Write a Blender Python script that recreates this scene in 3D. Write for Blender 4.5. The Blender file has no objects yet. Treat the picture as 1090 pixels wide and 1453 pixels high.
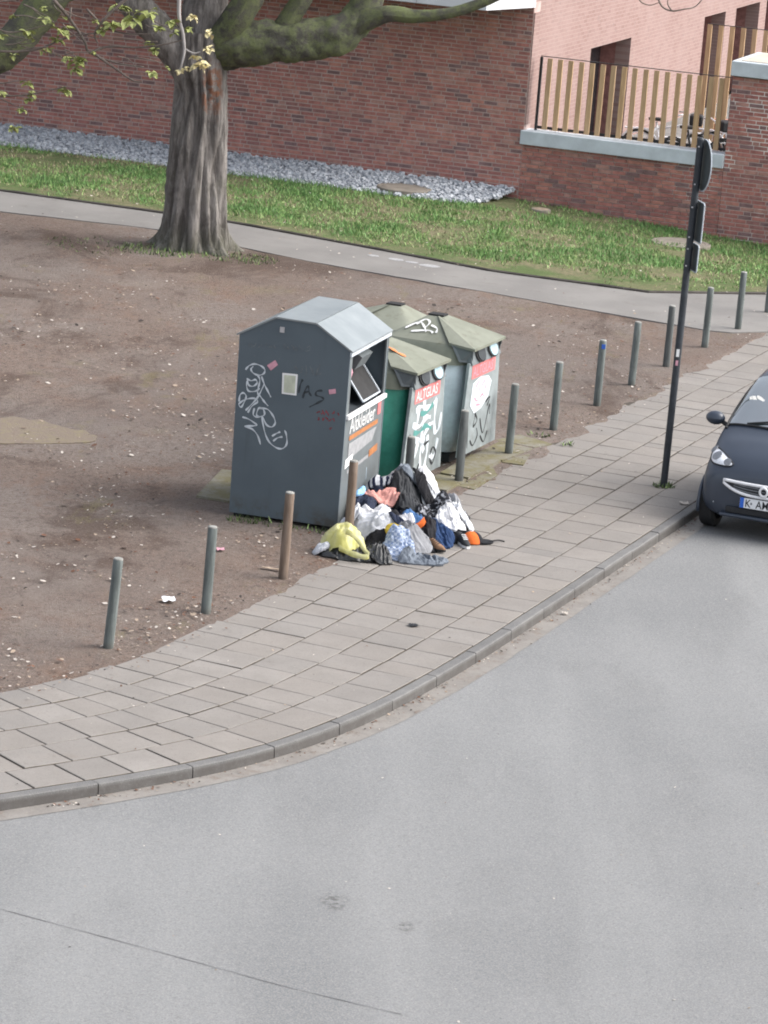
import bpy, bmesh, math, random
import numpy as np
from mathutils import Vector, Matrix, noise as mnoise

random.seed(7)
R = math.radians
scene = bpy.context.scene
COL = scene.collection

# ------------------------------------------------------------------ camera
cam_d = bpy.data.cameras.new('camera')
cam = bpy.data.objects.new('camera', cam_d)
COL.objects.link(cam)
scene.camera = cam
CAM_H, PITCH, ROLL = 9.2, R(13.5), R(4.57)
F = Vector((0, math.cos(PITCH), -math.sin(PITCH)))
R0 = Vector((1, 0, 0)); U0 = R0.cross(F)
RR = R0 * math.cos(ROLL) + U0 * math.sin(ROLL)
UU = -R0 * math.sin(ROLL) + U0 * math.cos(ROLL)
cam.matrix_world = Matrix((
    (RR.x, UU.x, -F.x, 0), (RR.y, UU.y, -F.y, 0), (RR.z, UU.z, -F.z, CAM_H), (0, 0, 0, 1)))
cam_d.sensor_fit = 'VERTICAL'
cam_d.sensor_height = 24
cam_d.lens = 24 * 5000 / 1453
cam_d.clip_start = .5
cam_d.clip_end = 2000

# ------------------------------------------------------------------ world, sun, exposure
SUN = Vector((.74, .02, .67)).normalized()
w = bpy.data.worlds.new('World'); scene.world = w; w.use_nodes = True
nt = w.node_tree; nt.nodes.clear()
sky = nt.nodes.new('ShaderNodeTexSky'); sky.sky_type = 'NISHITA'; sky.sun_disc = False
sky.sun_elevation = math.asin(SUN.z)
sky.sun_rotation = math.atan2(SUN.x, SUN.y)
sky.air_density = 1.0; sky.dust_density = 4.0; sky.ozone_density = 1.0
hs = nt.nodes.new('ShaderNodeHueSaturation'); hs.inputs['Saturation'].default_value = .38
bg = nt.nodes.new('ShaderNodeBackground'); bg.inputs[1].default_value = .12
wo = nt.nodes.new('ShaderNodeOutputWorld')
nt.links.new(sky.outputs[0], hs.inputs['Color']); nt.links.new(hs.outputs[0], bg.inputs[0]); nt.links.new(bg.outputs[0], wo.inputs[0])
sl = bpy.data.lights.new('sun', 'SUN'); sl.energy = 1.15; sl.angle = R(55); sl.color = (1, .965, .92)
so = bpy.data.objects.new('sun', sl); COL.objects.link(so)
so.rotation_euler = SUN.to_track_quat('Z', 'Y').to_euler()
scene.view_settings.view_transform = 'Standard'
scene.view_settings.look = 'None'
scene.view_settings.exposure = 1.52
scene.view_settings.gamma = 1
scene.cycles.filter_width = 1.9
scene.render.resolution_x = 768; scene.render.resolution_y = 1024

# ------------------------------------------------------------------ materials
class NT:
    def __init__(s, name):
        s.m = bpy.data.materials.new(name); s.m.use_nodes = True
        s.t = s.m.node_tree; s.n = s.t.nodes; s.l = s.t.links
        s.b = s.n['Principled BSDF']
        s.pos = s.n.new('ShaderNodeNewGeometry').outputs['Position']
    def vec(s, scale=(1, 1, 1), rot=(0, 0, 0), src=None):
        m = s.n.new('ShaderNodeMapping'); m.inputs['Scale'].default_value = scale; m.inputs['Rotation'].default_value = rot
        s.l.new(src or s.pos, m.inputs[0]); return m.outputs[0]
    def noise(s, scale, detail=4, rough=.6, vec=None, dist=0):
        n = s.n.new('ShaderNodeTexNoise'); n.inputs['Scale'].default_value = scale
        n.inputs['Detail'].default_value = detail; n.inputs['Roughness'].default_value = rough
        n.inputs['Distortion'].default_value = dist
        s.l.new(vec or s.pos, n.inputs['Vector']); return n.outputs['Fac']
    def voro(s, scale, feature='F1', vec=None, out='Distance'):
        n = s.n.new('ShaderNodeTexVoronoi'); n.inputs['Scale'].default_value = scale; n.feature = feature
        s.l.new(vec or s.pos, n.inputs['Vector']); return n.outputs[out]
    def ramp(s, fac, a, b, ca=0., cb=1.):
        n = s.n.new('ShaderNodeMapRange'); n.clamp = True; n.interpolation_type = 'SMOOTHSTEP'
        for i, v in zip((1, 2, 3, 4), (a, b, ca, cb)): n.inputs[i].default_value = v
        s.l.new(fac, n.inputs[0]); return n.outputs[0]
    def mix(s, fac, a, b, mode='MIX'):
        n = s.n.new('ShaderNodeMix'); n.data_type = 'RGBA'; n.blend_type = mode
        for i, v in ((0, fac), (6, a), (7, b)):
            if hasattr(v, 'is_output'): s.l.new(v, n.inputs[i])
            else: n.inputs[i].default_value = v if i == 0 else (*v, 1)
        return n.outputs[2]
    def math(s, op, a, b=0.):
        n = s.n.new('ShaderNodeMath'); n.operation = op
        for i, v in ((0, a), (1, b)):
            if hasattr(v, 'is_output'): s.l.new(v, n.inputs[i])
            else: n.inputs[i].default_value = v
        return n.outputs[0]
    def rnd(s): return s.n.new('ShaderNodeObjectInfo').outputs['Random']
    def z(s):
        n = s.n.new('ShaderNodeSeparateXYZ'); s.l.new(s.pos, n.inputs[0]); return n.outputs
    def done(s, col, rough=.85, bump=None, bstr=.3, bdist=.01, spec=.3, metal=0.):
        if hasattr(col, 'is_output'): s.l.new(col, s.b.inputs['Base Color'])
        else: s.b.inputs['Base Color'].default_value = (*col, 1)
        if hasattr(rough, 'is_output'): s.l.new(rough, s.b.inputs['Roughness'])
        else: s.b.inputs['Roughness'].default_value = rough
        s.b.inputs['Specular IOR Level'].default_value = spec
        s.b.inputs['Metallic'].default_value = metal
        if bump is not None:
            n = s.n.new('ShaderNodeBump'); n.inputs['Strength'].default_value = bstr; n.inputs['Distance'].default_value = bdist
            s.l.new(bump, n.inputs['Height']); s.l.new(n.outputs[0], s.b.inputs['Normal'])
        return s.m

def mul(c, k): return tuple(min(1, x * k) for x in c)
def simple(name, c, rough=.8, var=.2, scale=8, bscale=60, bstr=.2, spec=.3, metal=0., dirt=0., rnd=0.):
    t = NT(name)
    f = t.ramp(t.noise(scale, 5, .65), .3, .7)
    col = t.mix(f, mul(c, 1 - var), mul(c, 1 + var))
    if dirt:
        d = t.ramp(t.noise(scale * .37, 6, .7), .5, .75, 0, dirt)
        col = t.mix(d, col, (.075, .062, .05))
    if rnd:
        col = t.mix(t.math('MULTIPLY', t.rnd(), rnd), col, mul(c, .45))
    return t.done(col, rough, t.noise(bscale, 4) if bstr else None, bstr, .004, spec, metal)

M = {}
# asphalt
t = NT('asphalt')
f1 = t.noise(.35, 4, .55); f2 = t.noise(70, 3, .8); f3 = t.noise(9, 5, .7)
tyre = t.noise(1, 3, .5, t.vec((.9, .12, 1), (0, 0, R(33))))
c = t.mix(t.ramp(f1, .3, .7), (.142, .147, .152), (.174, .178, .182))
c = t.mix(t.ramp(tyre, .42, .7, 0, .8), c, (.203, .207, .21))
c = t.mix(t.ramp(t.noise(.9, 6, .7, t.vec((1, .3, 1), (0, 0, R(28)))), .52, .72, 0, .6), c, (.128, .131, .134))
c = t.mix(t.ramp(f3, .5, .8, 0, .3), c, (.115, .112, .108))
c = t.mix(t.ramp(f2, .42, .68, 0, .75), c, (.27, .265, .255))
c = t.mix(t.ramp(t.noise(55, 3, .8, t.vec((1, 1, 1), (1, 0, 0))), .52, .72, 0, .7), c, (.085, .085, .086))
c = t.mix(t.ramp(t.voro(9.0), .03, .012, 0, .8), c, (.4, .37, .33))
for (ox, oy, r_) in ((-.14, 25.78, .17), (.41, 25.35, .10)):
    d_ = t.n.new('ShaderNodeVectorMath'); d_.operation = 'DISTANCE'; d_.inputs[1].default_value = (ox, oy * .6, 0)
    t.l.new(t.vec((1, .6, 0)), d_.inputs[0])
    c = t.mix(t.math('MULTIPLY', t.ramp(d_.outputs['Value'], r_, r_ * .2, 0, .75), t.ramp(t.noise(16, 5, .75), .44, .6)), c, (.06, .058, .056))
c = t.mix(t.ramp(t.noise(26, 4, .85, t.vec((1, 1, 1), (0, 0, 2))), .5, .68, 0, .45), c, (.12, .12, .12))
M['asphalt'] = t.done(c, .92, t.noise(120, 3, .8), .5, .006, .25)
t = NT('gutter_concrete')
c = t.mix(t.ramp(t.noise(3, 5, .7), .35, .65), (.17, .158, .147), (.21, .197, .183))
c = t.mix(t.ramp(t.noise(7, 5, .75), .52, .7, 0, .6), c, (.13, .095, .072))
c = t.mix(t.ramp(t.noise(60, 3, .8), .5, .7, 0, .5), c, (.27, .25, .22))
M['gutter'] = t.done(c, .95, t.noise(90, 3), .4, .006)
# paving
t = NT('paving_slab')
c = t.mix(t.ramp(t.noise(2.2, 5, .6), .3, .7), (.188, .174, .162), (.232, .216, .202))
rn = t.rnd(); c = t.mix(t.math('MULTIPLY', rn, .5), c, (.145, .137, .131))
c = t.mix(t.math('MULTIPLY', t.math('FRACT', t.math('MULTIPLY', rn, 7.31)), .3), c, (.205, .178, .155))
c = t.mix(t.ramp(t.noise(1.1, 6, .7), .54, .74, 0, .5), c, (.155, .13, .108))
c = t.mix(t.ramp(t.noise(5, 6, .75), .58, .74, 0, .5), c, (.11, .095, .08))
c = t.mix(t.ramp(t.noise(22, 6, .85), .52, .68, 0, .5), c, (.105, .092, .08))
c = t.mix(t.ramp(t.noise(3.2, 6, .8, t.vec((1, 1, 1), (0, 0, 1))), .54, .66, 0, .4), c, (.215, .195, .175))
c = t.mix(t.ramp(t.noise(90, 3, .8), .45, .7, 0, .5), c, (.255, .24, .22))
c = t.mix(t.ramp(t.noise(40, 3, .8, t.vec((1, 1, 1), (0, 1, 1))), .58, .75, 0, .5), c, (.085, .078, .07))
M['slab'] = t.done(c, .93, t.noise(80, 4, .7), .35, .006, .25)
M['joint'] = simple('joint_sand', (.065, .055, .045), .95, .35, 5, 60, .4)
t = NT('kerb_granite')
c = t.mix(t.ramp(t.noise(4, 5, .6), .3, .7), (.115, .113, .112), (.15, .147, .143))
c = t.mix(t.math('MULTIPLY', t.rnd(), .4), c, (.085, .083, .083))
c = t.mix(t.ramp(t.noise(110, 2, .8), .5, .7, 0, .6), c, (.25, .245, .24))
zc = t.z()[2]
face_dark = t.math('MULTIPLY', t.ramp(zc, -.008, -.05, 0, .8), t.ramp(t.noise(5, 6, .75), .25, .6, .45, 1))  # kerb colour gets darker below the top edge, unevenly by noise
c = t.mix(face_dark, c, (.06, .054, .05))
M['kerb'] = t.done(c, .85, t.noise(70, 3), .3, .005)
# bare earth
t = NT('bare_earth')
big = t.noise(.33, 4, .6); mid = t.noise(1.3, 6, .7); fine = t.noise(14, 6, .8); vf = t.noise(55, 3, .85)
stretch = t.vec((1, .45, 1))
c = t.mix(t.ramp(big, .35, .65), (.135, .102, .086), (.155, .132, .12))
c = t.mix(t.ramp(mid, .5, .7, 0, .8), c, (.125, .08, .061))
c = t.mix(t.ramp(t.noise(.75, 6, .7, t.vec((1, .6, 1), (0, 0, .5))), .58, .72, 0, .55), c, (.145, .125, .07))
c = t.mix(t.ramp(fine, .45, .7, 0, .7), c, (.07, .054, .045))
c = t.mix(t.ramp(vf, .5, .7, 0, .65), c, (.27, .235, .21))
c = t.mix(t.ramp(t.noise(30, 4, .8, stretch), .56, .72, 0, .6), c, (.115, .062, .04))
c = t.mix(t.ramp(t.noise(.55, 6, .75, t.vec((.7, .35, 1), (0, 0, -.3))), .5, .68, 0, .6), c, (.075, .053, .043))
c = t.mix(t.ramp(t.noise(.9, 6, .75, t.vec((1, .4, 1), (0, 0, .25), )), .56, .66, 0, .55), c, (.155, .105, .08))
c = t.mix(t.ramp(t.noise(17, 6, .85, t.vec((1, .6, 1))), .5, .66, 0, .75), c, (.058, .046, .04))
c = t.mix(t.ramp(t.noise(24, 5, .85, t.vec((1, .5, 1), (0, 0, 1))), .56, .68, 0, .6), c, (.21, .175, .152))
c = t.mix(t.ramp(t.noise(.4, 5, .7, t.vec((1, .5, 1), (0, 0, 1.2))), .45, .65, 0, .5), c, (.125, .108, .10))
pz = t.noise(.42, 7, .72, t.vec((1, .62, 1), (0, 0, .35)), .6)
c = t.mix(t.ramp(pz, .52, .64, 0, .72), c, (.062, .044, .036))
pz2 = t.noise(.6, 7, .75, t.vec((1, .7, 1), (0, 0, -.6)), .4)
c = t.mix(t.ramp(pz2, .55, .68, 0, .6), c, (.17, .145, .13))
pz3 = t.noise(.9, 7, .78, t.vec((1, .55, 1), (0, 0, 1.9)), .3)
c = t.mix(t.ramp(pz3, .57, .67, 0, .5), c, (.135, .118, .06))
c = t.mix(t.ramp(t.noise(38, 4, .9, t.vec((1, .7, 1), (0, 0, .2))), .56, .66, 0, .7), c, (.235, .20, .175))
c = t.mix(t.ramp(t.noise(33, 4, .9, t.vec((1, .7, 1), (0, 0, .9))), .57, .66, 0, .7), c, (.045, .034, .03))
c = t.mix(1., c, (1.22, 1.21, 1.20), 'MULTIPLY')
M['earth'] = t.done(c, .97, t.noise(30, 7, .85), .9, .03, .12)
t = NT('lawn_soil')
c = t.mix(t.ramp(t.noise(.9, 5, .7), .4, .62), (.09, .13, .05), (.18, .16, .10))
M['lawn'] = t.done(t.mix(t.ramp(t.noise(20, 5, .8), .4, .7), c, (.07, .08, .04)), .97, t.noise(30, 5), .6, .03, .1)
t = NT('path_concrete')
c = t.mix(t.ramp(t.noise(.8, 5, .6), .3, .7), (.155, .148, .142), (.195, .187, .178))
c = t.mix(t.ramp(t.noise(2.5, 5, .7), .56, .75, 0, .6), c, (.115, .10, .088))
M['path'] = t.done(t.mix(t.ramp(t.noise(50, 3, .8), .5, .7, 0, .4), c, (.25, .24, .225)), .93, t.noise(60, 3), .3, .006)
M['edging'] = simple('edging_stone', (.06, .053, .048), .9, .35, 3, 40, .3)
M['white_paint'] = simple('old_white_paint', (.5, .5, .5), .8, .25, 12, 60, .1)
# bricks
BR = [(.36, .158, .135), (.32, .142, .125), (.395, .185, .15), (.275, .138, .126), (.37, .205, .175), (.205, .128, .126)]
for i, c in enumerate(BR): M['brick%d' % i] = simple('red_brick_%d' % i, c, .9, .22, 9, 70, .35, .2)
t = NT('mortar')
c = t.mix(t.ramp(t.noise(3, 4), .3, .7), (.36, .27, .25), (.45, .36, .335))
efl = t.math('MULTIPLY', t.ramp(t.noise(1.3, 3, .5), .47, .53), t.ramp(t.z()[0], 4.2, 5.3))
M['mortar'] = t.done(t.mix(efl, c, (.70, .66, .63)), .95, t.noise(60, 3), .3, .005)
# side wall: bricks too fine and too oblique to pick apart -> brick texture
t = NT('side_wall_brick')
bt = t.n.new('ShaderNodeTexBrick')
bt.inputs['Color1'].default_value = (.275, .187, .17, 1); bt.inputs['Color2'].default_value = (.235, .152, .138, 1)
bt.inputs['Mortar'].default_value = (.30, .222, .205, 1); bt.inputs['Scale'].default_value = 1
bt.inputs['Brick Width'].default_value = .25; bt.inputs['Row Height'].default_value = .0735; bt.inputs['Mortar Size'].default_value = .008
tc = t.n.new('ShaderNodeTexCoord')
sep = t.n.new('ShaderNodeSeparateXYZ'); cmb = t.n.new('ShaderNodeCombineXYZ')
t.l.new(tc.outputs['Object'], sep.inputs[0]); t.l.new(sep.outputs[1], cmb.inputs[0]); t.l.new(sep.outputs[2], cmb.inputs[1])
t.l.new(cmb.outputs[0], bt.inputs['Vector'])
c = t.mix(t.ramp(t.noise(.7, 5, .7), .4, .7, 0, .5), bt.outputs['Color'], (.31, .228, .212))
c = t.mix(t.ramp(t.noise(5, 4, .7, t.vec((1, 1, 3))), .55, .72, 0, .6), c, (.20, .155, .145))
M['side_brick'] = t.done(c, .9, bt.outputs['Fac'], .3, .006, .2)
M['sill'] = simple('pale_concrete_sill', (.50, .55, .59), .75, .1, 3, 40, .12)
M['cap_top'] = simple('pale_cap_stone', (.45, .41, .35), .8, .12, 3, 40, .12)
M['fascia'] = simple('white_fascia_panel', (.55, .57, .60), .6, .05, 2, 40, .05)
M['soffit'] = simple('soffit_panel', (.30, .31, .33), .8, .08, 2, 40, .05)
t = NT('larch_slat')
g = t.noise(6, 4, .6, t.vec((6, 6, .5)))
c = t.mix(t.ramp(g, .3, .7), (.42, .27, .145), (.56, .385, .225))
c = t.mix(t.math('MULTIPLY', t.rnd(), .45), c, (.40, .29, .19))
M['slat'] = t.done(c, .8, g, .2, .004)
M['black_metal'] = simple('black_metal', (.018, .018, .02), .5, .2, 8, 60, .05, .4)
M['glass_dark'] = simple('dark_window_glass', (.02, .024, .028), .08, .1, 2, 10, 0, .5)
M['courtyard'] = simple('courtyard_paving', (.17, .165, .16), .9, .15, 2, 40, .2)
# bark
t = NT('bark')
tco = t.pos
streak = t.noise(7, 5, .65, t.vec((1, 1, .13))); st2 = t.noise(22, 5, .7, t.vec((1, 1, .2)))
c = t.mix(t.ramp(streak, .32, .66), (.11, .10, .093), (.27, .25, .235))
c = t.mix(t.ramp(st2, .5, .75, 0, .6), c, (.36, .34, .32))
c = t.mix(t.ramp(t.noise(3.2, 6, .75, t.vec((1, 1, .45))), .5, .64, 0, .75), c, (.095, .086, .08))
c = t.mix(t.ramp(t.noise(1.2, 5, .7), .52, .7, 0, .45), c, (.10, .10, .07))
c = t.mix(t.ramp(t.z()[2], .6, .0, 0, .35), c, (.075, .085, .04))
dist = t.n.new('ShaderNodeVectorMath'); dist.operation = 'DISTANCE'; dist.inputs[1].default_value = (-3.13, 54.45, 2.55)
t.l.new(t.vec((1, 1, .45), src=t.pos), dist.inputs[0]); dist.inputs[1].default_value = (-3.13, 54.55, 2.55 * .45)
wound = t.math('MULTIPLY', t.ramp(dist.outputs['Value'], .30, .12, 0, .8), t.ramp(t.noise(9, 4, .7), .44, .56))
c = t.mix(wound, c, (.22, .085, .04))
bk_ = t.math('ADD', t.math('MULTIPLY', t.voro(9, 'DISTANCE_TO_EDGE', t.vec((1, 1, .22))), 1.6), t.math('ADD', streak, t.noise(18, 6, .8, t.vec((1, 1, .35)))))
M['bark'] = t.done(c, .93, bk_, .9, .05, .12)
t = NT('mossy_bark')
up = t.n.new('ShaderNodeNewGeometry')
c = t.mix(t.ramp(t.noise(4, 6, .75), .36, .62), (.085, .08, .072), (.135, .155, .075))
c = t.mix(t.ramp(t.noise(14, 5, .8), .5, .72, 0, .7), c, (.165, .18, .10))
c = t.mix(t.ramp(t.noise(2.6, 6, .7, t.vec((1, 1, 1), (1, 1, 0))), .5, .62, 0, .85), c, (.062, .058, .056))
c = t.mix(t.ramp(t.noise(30, 5, .85), .5, .68, 0, .6), c, (.05, .052, .035))
M['moss_bark'] = t.done(c, .97, t.noise(22, 6, .8), .8, .04, .1)
M['twig'] = simple('twig_bark', (.14, .115, .10), .85, .25, 8, 60, .3)
M['twig_pale'] = simple('pale_twig', (.34, .32, .31), .85, .15, 8, 60, .3)
def leafm(name, c):
    t = NT(name)
    col = t.mix(t.ramp(t.noise(9, 3), .3, .7), mul(c, .75), mul(c, 1.25))
    m = t.done(col, .6, None, spec=.3)
    t.b.inputs['Transmission Weight'].default_value = 0
    t.b.inputs['Subsurface Weight'].default_value = .0
    return m
M['leaf'] = leafm('young_leaf', (.29, .32, .115)); M['leaf_pale'] = leafm('pale_leaf_bud', (.62, .55, .32))
M['grass0'] = leafm('grass_green', (.135, .255, .08)); M['grass1'] = leafm('grass_light', (.225, .315, .115)); M['grass2'] = leafm('grass_dry', (.27, .235, .145)); M['grass3'] = leafm('grass_dark', (.105, .205, .065))
M['weed'] = leafm('weed_green', (.055, .085, .03))
for i, c in enumerate([(.40, .42, .455), (.33, .35, .38), (.46, .48, .51), (.26, .275, .30)]): M['stone%d' % i] = simple('gravel_stone_%d' % i, c, .9, .15, 20, 60, .2)
M['pet0'] = simple('petal_white', (.46, .415, .37), .8, .15, 9, 40, 0); M['pet1'] = simple('litter_tan', (.30, .235, .18), .85, .2, 9, 40, 0)
M['pet2'] = simple('litter_brown', (.12, .06, .038), .9, .25, 9, 40, 0); M['pet3'] = simple('litter_dark', (.04, .032, .028), .9, .25, 9, 40, 0)
# moss concrete
t = NT('mossy_concrete')
c = t.mix(t.ramp(t.noise(2.6, 6, .75), .38, .62), (.19, .18, .15), (.15, .135, .075))
c = t.mix(t.ramp(t.noise(9, 5, .8), .52, .72, 0, .7), c, (.075, .055, .035))
M['moss_concrete'] = t.done(c, .95, t.noise(30, 5), .5, .015, .15)
t = NT('mossy_slab')
c = t.mix(t.ramp(t.noise(3.5, 6, .8), .35, .65), (.17, .142, .115), (.19, .165, .10))
c = t.mix(t.ramp(t.noise(8, 6, .8), .38, .56), c, (.165, .135, .112))
M['moss_slab'] = t.done(c, .96, t.noise(30, 5), .6, .02, .1)
# bins
t = NT('slate_grey_sheet_metal')
c = t.mix(t.ramp(t.noise(1.5, 4, .6), .3, .7), (.074, .096, .114), (.086, .111, .13))
c = t.mix(t.ramp(t.noise(6, 6, .75, t.vec((1, 1, .3))), .6, .78, 0, .35), c, (.10, .115, .125))
c = t.mix(t.ramp(t.voro(5.5), .05, .02, 0, .5), c, (.16, .17, .175))
c = t.mix(t.ramp(t.noise(2.2, 6, .7, t.vec((4, 4, .22))), .56, .72, 0, .28), c, (.045, .052, .055))
c = t.mix(t.ramp(t.noise(11, 6, .8), .63, .72, 0, .5), c, (.125, .135, .14))
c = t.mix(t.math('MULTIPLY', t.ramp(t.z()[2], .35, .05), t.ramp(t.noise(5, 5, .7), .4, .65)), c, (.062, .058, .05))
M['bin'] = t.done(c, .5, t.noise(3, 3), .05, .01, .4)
t = NT('galvanised_roof')
c = t.mix(t.ramp(t.noise(2, 5, .6), .3, .7), (.19, .215, .225), (.26, .285, .295))
c = t.mix(t.ramp(t.noise(7, 5, .7), .6, .8, 0, .4), c, (.2, .2, .18))
M['galv'] = t.done(c, .42, t.noise(30, 3), .05, .004, .5, .35)
M['bin_inside'] = simple('bin_inside_dark', (.03, .036, .042), .6, .2, 6, 40, .1)
M['bin_front'] = simple('bin_front_grey', (.125, .142, .15), .5, .12, 4, 40, .05, .4, 0, .25)
M['white_enamel'] = simple('white_enamel', (.7, .7, .7), .5, .05, 6, 40, 0)
M['frame_light'] = simple('light_grey_frame', (.42, .46, .50), .5, .1, 6, 40, 0)
M['orange_band'] = simple('orange_band', (.36, .15, .06), .6, .15, 10, 40, 0)
M['band_grey'] = simple('label_grey', (.27, .275, .285), .6, .12, 14, 40, 0)
M['paper'] = simple('yellowed_paper', (.45, .47, .38), .8, .15, 9, 40, .05)
M['pink_sticker'] = simple('pink_sticker', (.52, .27, .33), .7, .12, 15, 40, 0)
M['chalk'] = simple('white_marker', (.50, .54, .58), .7, .12, 14, 40, 0)
M['faint'] = simple('faint_grey_marker', (.13, .145, .155), .7, .3, 14, 40, 0)
M['dark_marker'] = simple('dark_marker', (.035, .042, .048), .7, .2, 14, 40, 0)
M['red_marker'] = simple('red_marker', (.20, .04, .05), .7, .3, 14, 40, 0)
M['black_marker'] = simple('black_spray', (.018, .02, .022), .7, .2, 14, 40, 0)
M['white_spray'] = simple('white_spray', (.55, .60, .64), .7, .1, 14, 40, 0)
M['teal_spray'] = simple('teal_spray', (.08, .24, .22), .7, .1, 14, 40, 0)
M['orange_spray'] = simple('orange_spray', (.62, .20, .07), .7, .15, 14, 40, 0)
t = NT('olive_plastic_hood')
c = t.mix(t.ramp(t.noise(1.8, 5, .65), .3, .7), (.155, .165, .13), (.205, .215, .175))
c = t.mix(t.ramp(t.noise(7, 6, .75), .52, .75, 0, .6), c, (.095, .09, .055))
M['olive'] = t.done(c, .7, t.noise(40, 4), .15, .004)
M['green_body'] = simple('bottle_green_plastic', (.07, .36, .26), .4, .2, 3, 40, .03, .4)
M['white_body'] = simple('white_sprayed_plastic', (.68, .76, .82), .5, .12, 5, 40, .03, .4, 0, .4)
M['grey_panel'] = simple('dirty_grey_panel', (.225, .255, .26), .65, .18, 4, 40, .05, .35, 0, .5)
M['red_label'] = simple('faded_red_label', (.55, .17, .17), .6, .12, 9, 40, 0)
M['pale_blue'] = simple('pale_blue_porthole', (.33, .46, .52), .5, .1, 9, 40, 0)
M['rubber'] = simple('black_rubber', (.022, .022, .023), .8, .2, 9, 60, .1)
# posts
def postm(name, a, b):
    t = NT(name)
    g = t.noise(16, 5, .7, t.vec((1, 1, .12)))
    c = t.mix(t.ramp(g, .35, .65), a, b)
    c = t.mix(t.ramp(t.noise(4, 5, .7), .55, .75, 0, .5), c, mul(a, .6))
    c = t.mix(t.ramp(t.z()[2], .12, .0, 0, .5), c, (.06, .05, .04))
    return t.done(c, .7, g, .25, .006)
M['post'] = postm('weathered_grey_post', (.085, .098, .095), (.15, .17, .165))
M['post_brown'] = postm('rusty_brown_post', (.12, .085, .062), (.19, .145, .115))
M['post_dark'] = postm('dark_grey_post', (.07, .076, .076), (.115, .125, .125))
M['post_cap'] = simple('post_top_pale', (.24, .24, .225), .8, .2, 20, 60, .2)
M['blue'] = simple('blue_sticker', (.03, .10, .42), .6, .1, 10, 40, 0)
M['pole'] = simple('dark_slate_pole', (.03, .035, .042), .55, .25, 7, 40, .05, .4)
M['sign_back'] = simple('dark_sign_back', (.045, .055, .058), .6, .15, 5, 40, .03)
M['bolt'] = simple('bright_bolt', (.45, .45, .47), .4, .1, 9, 40, 0, .5, .5)

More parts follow.
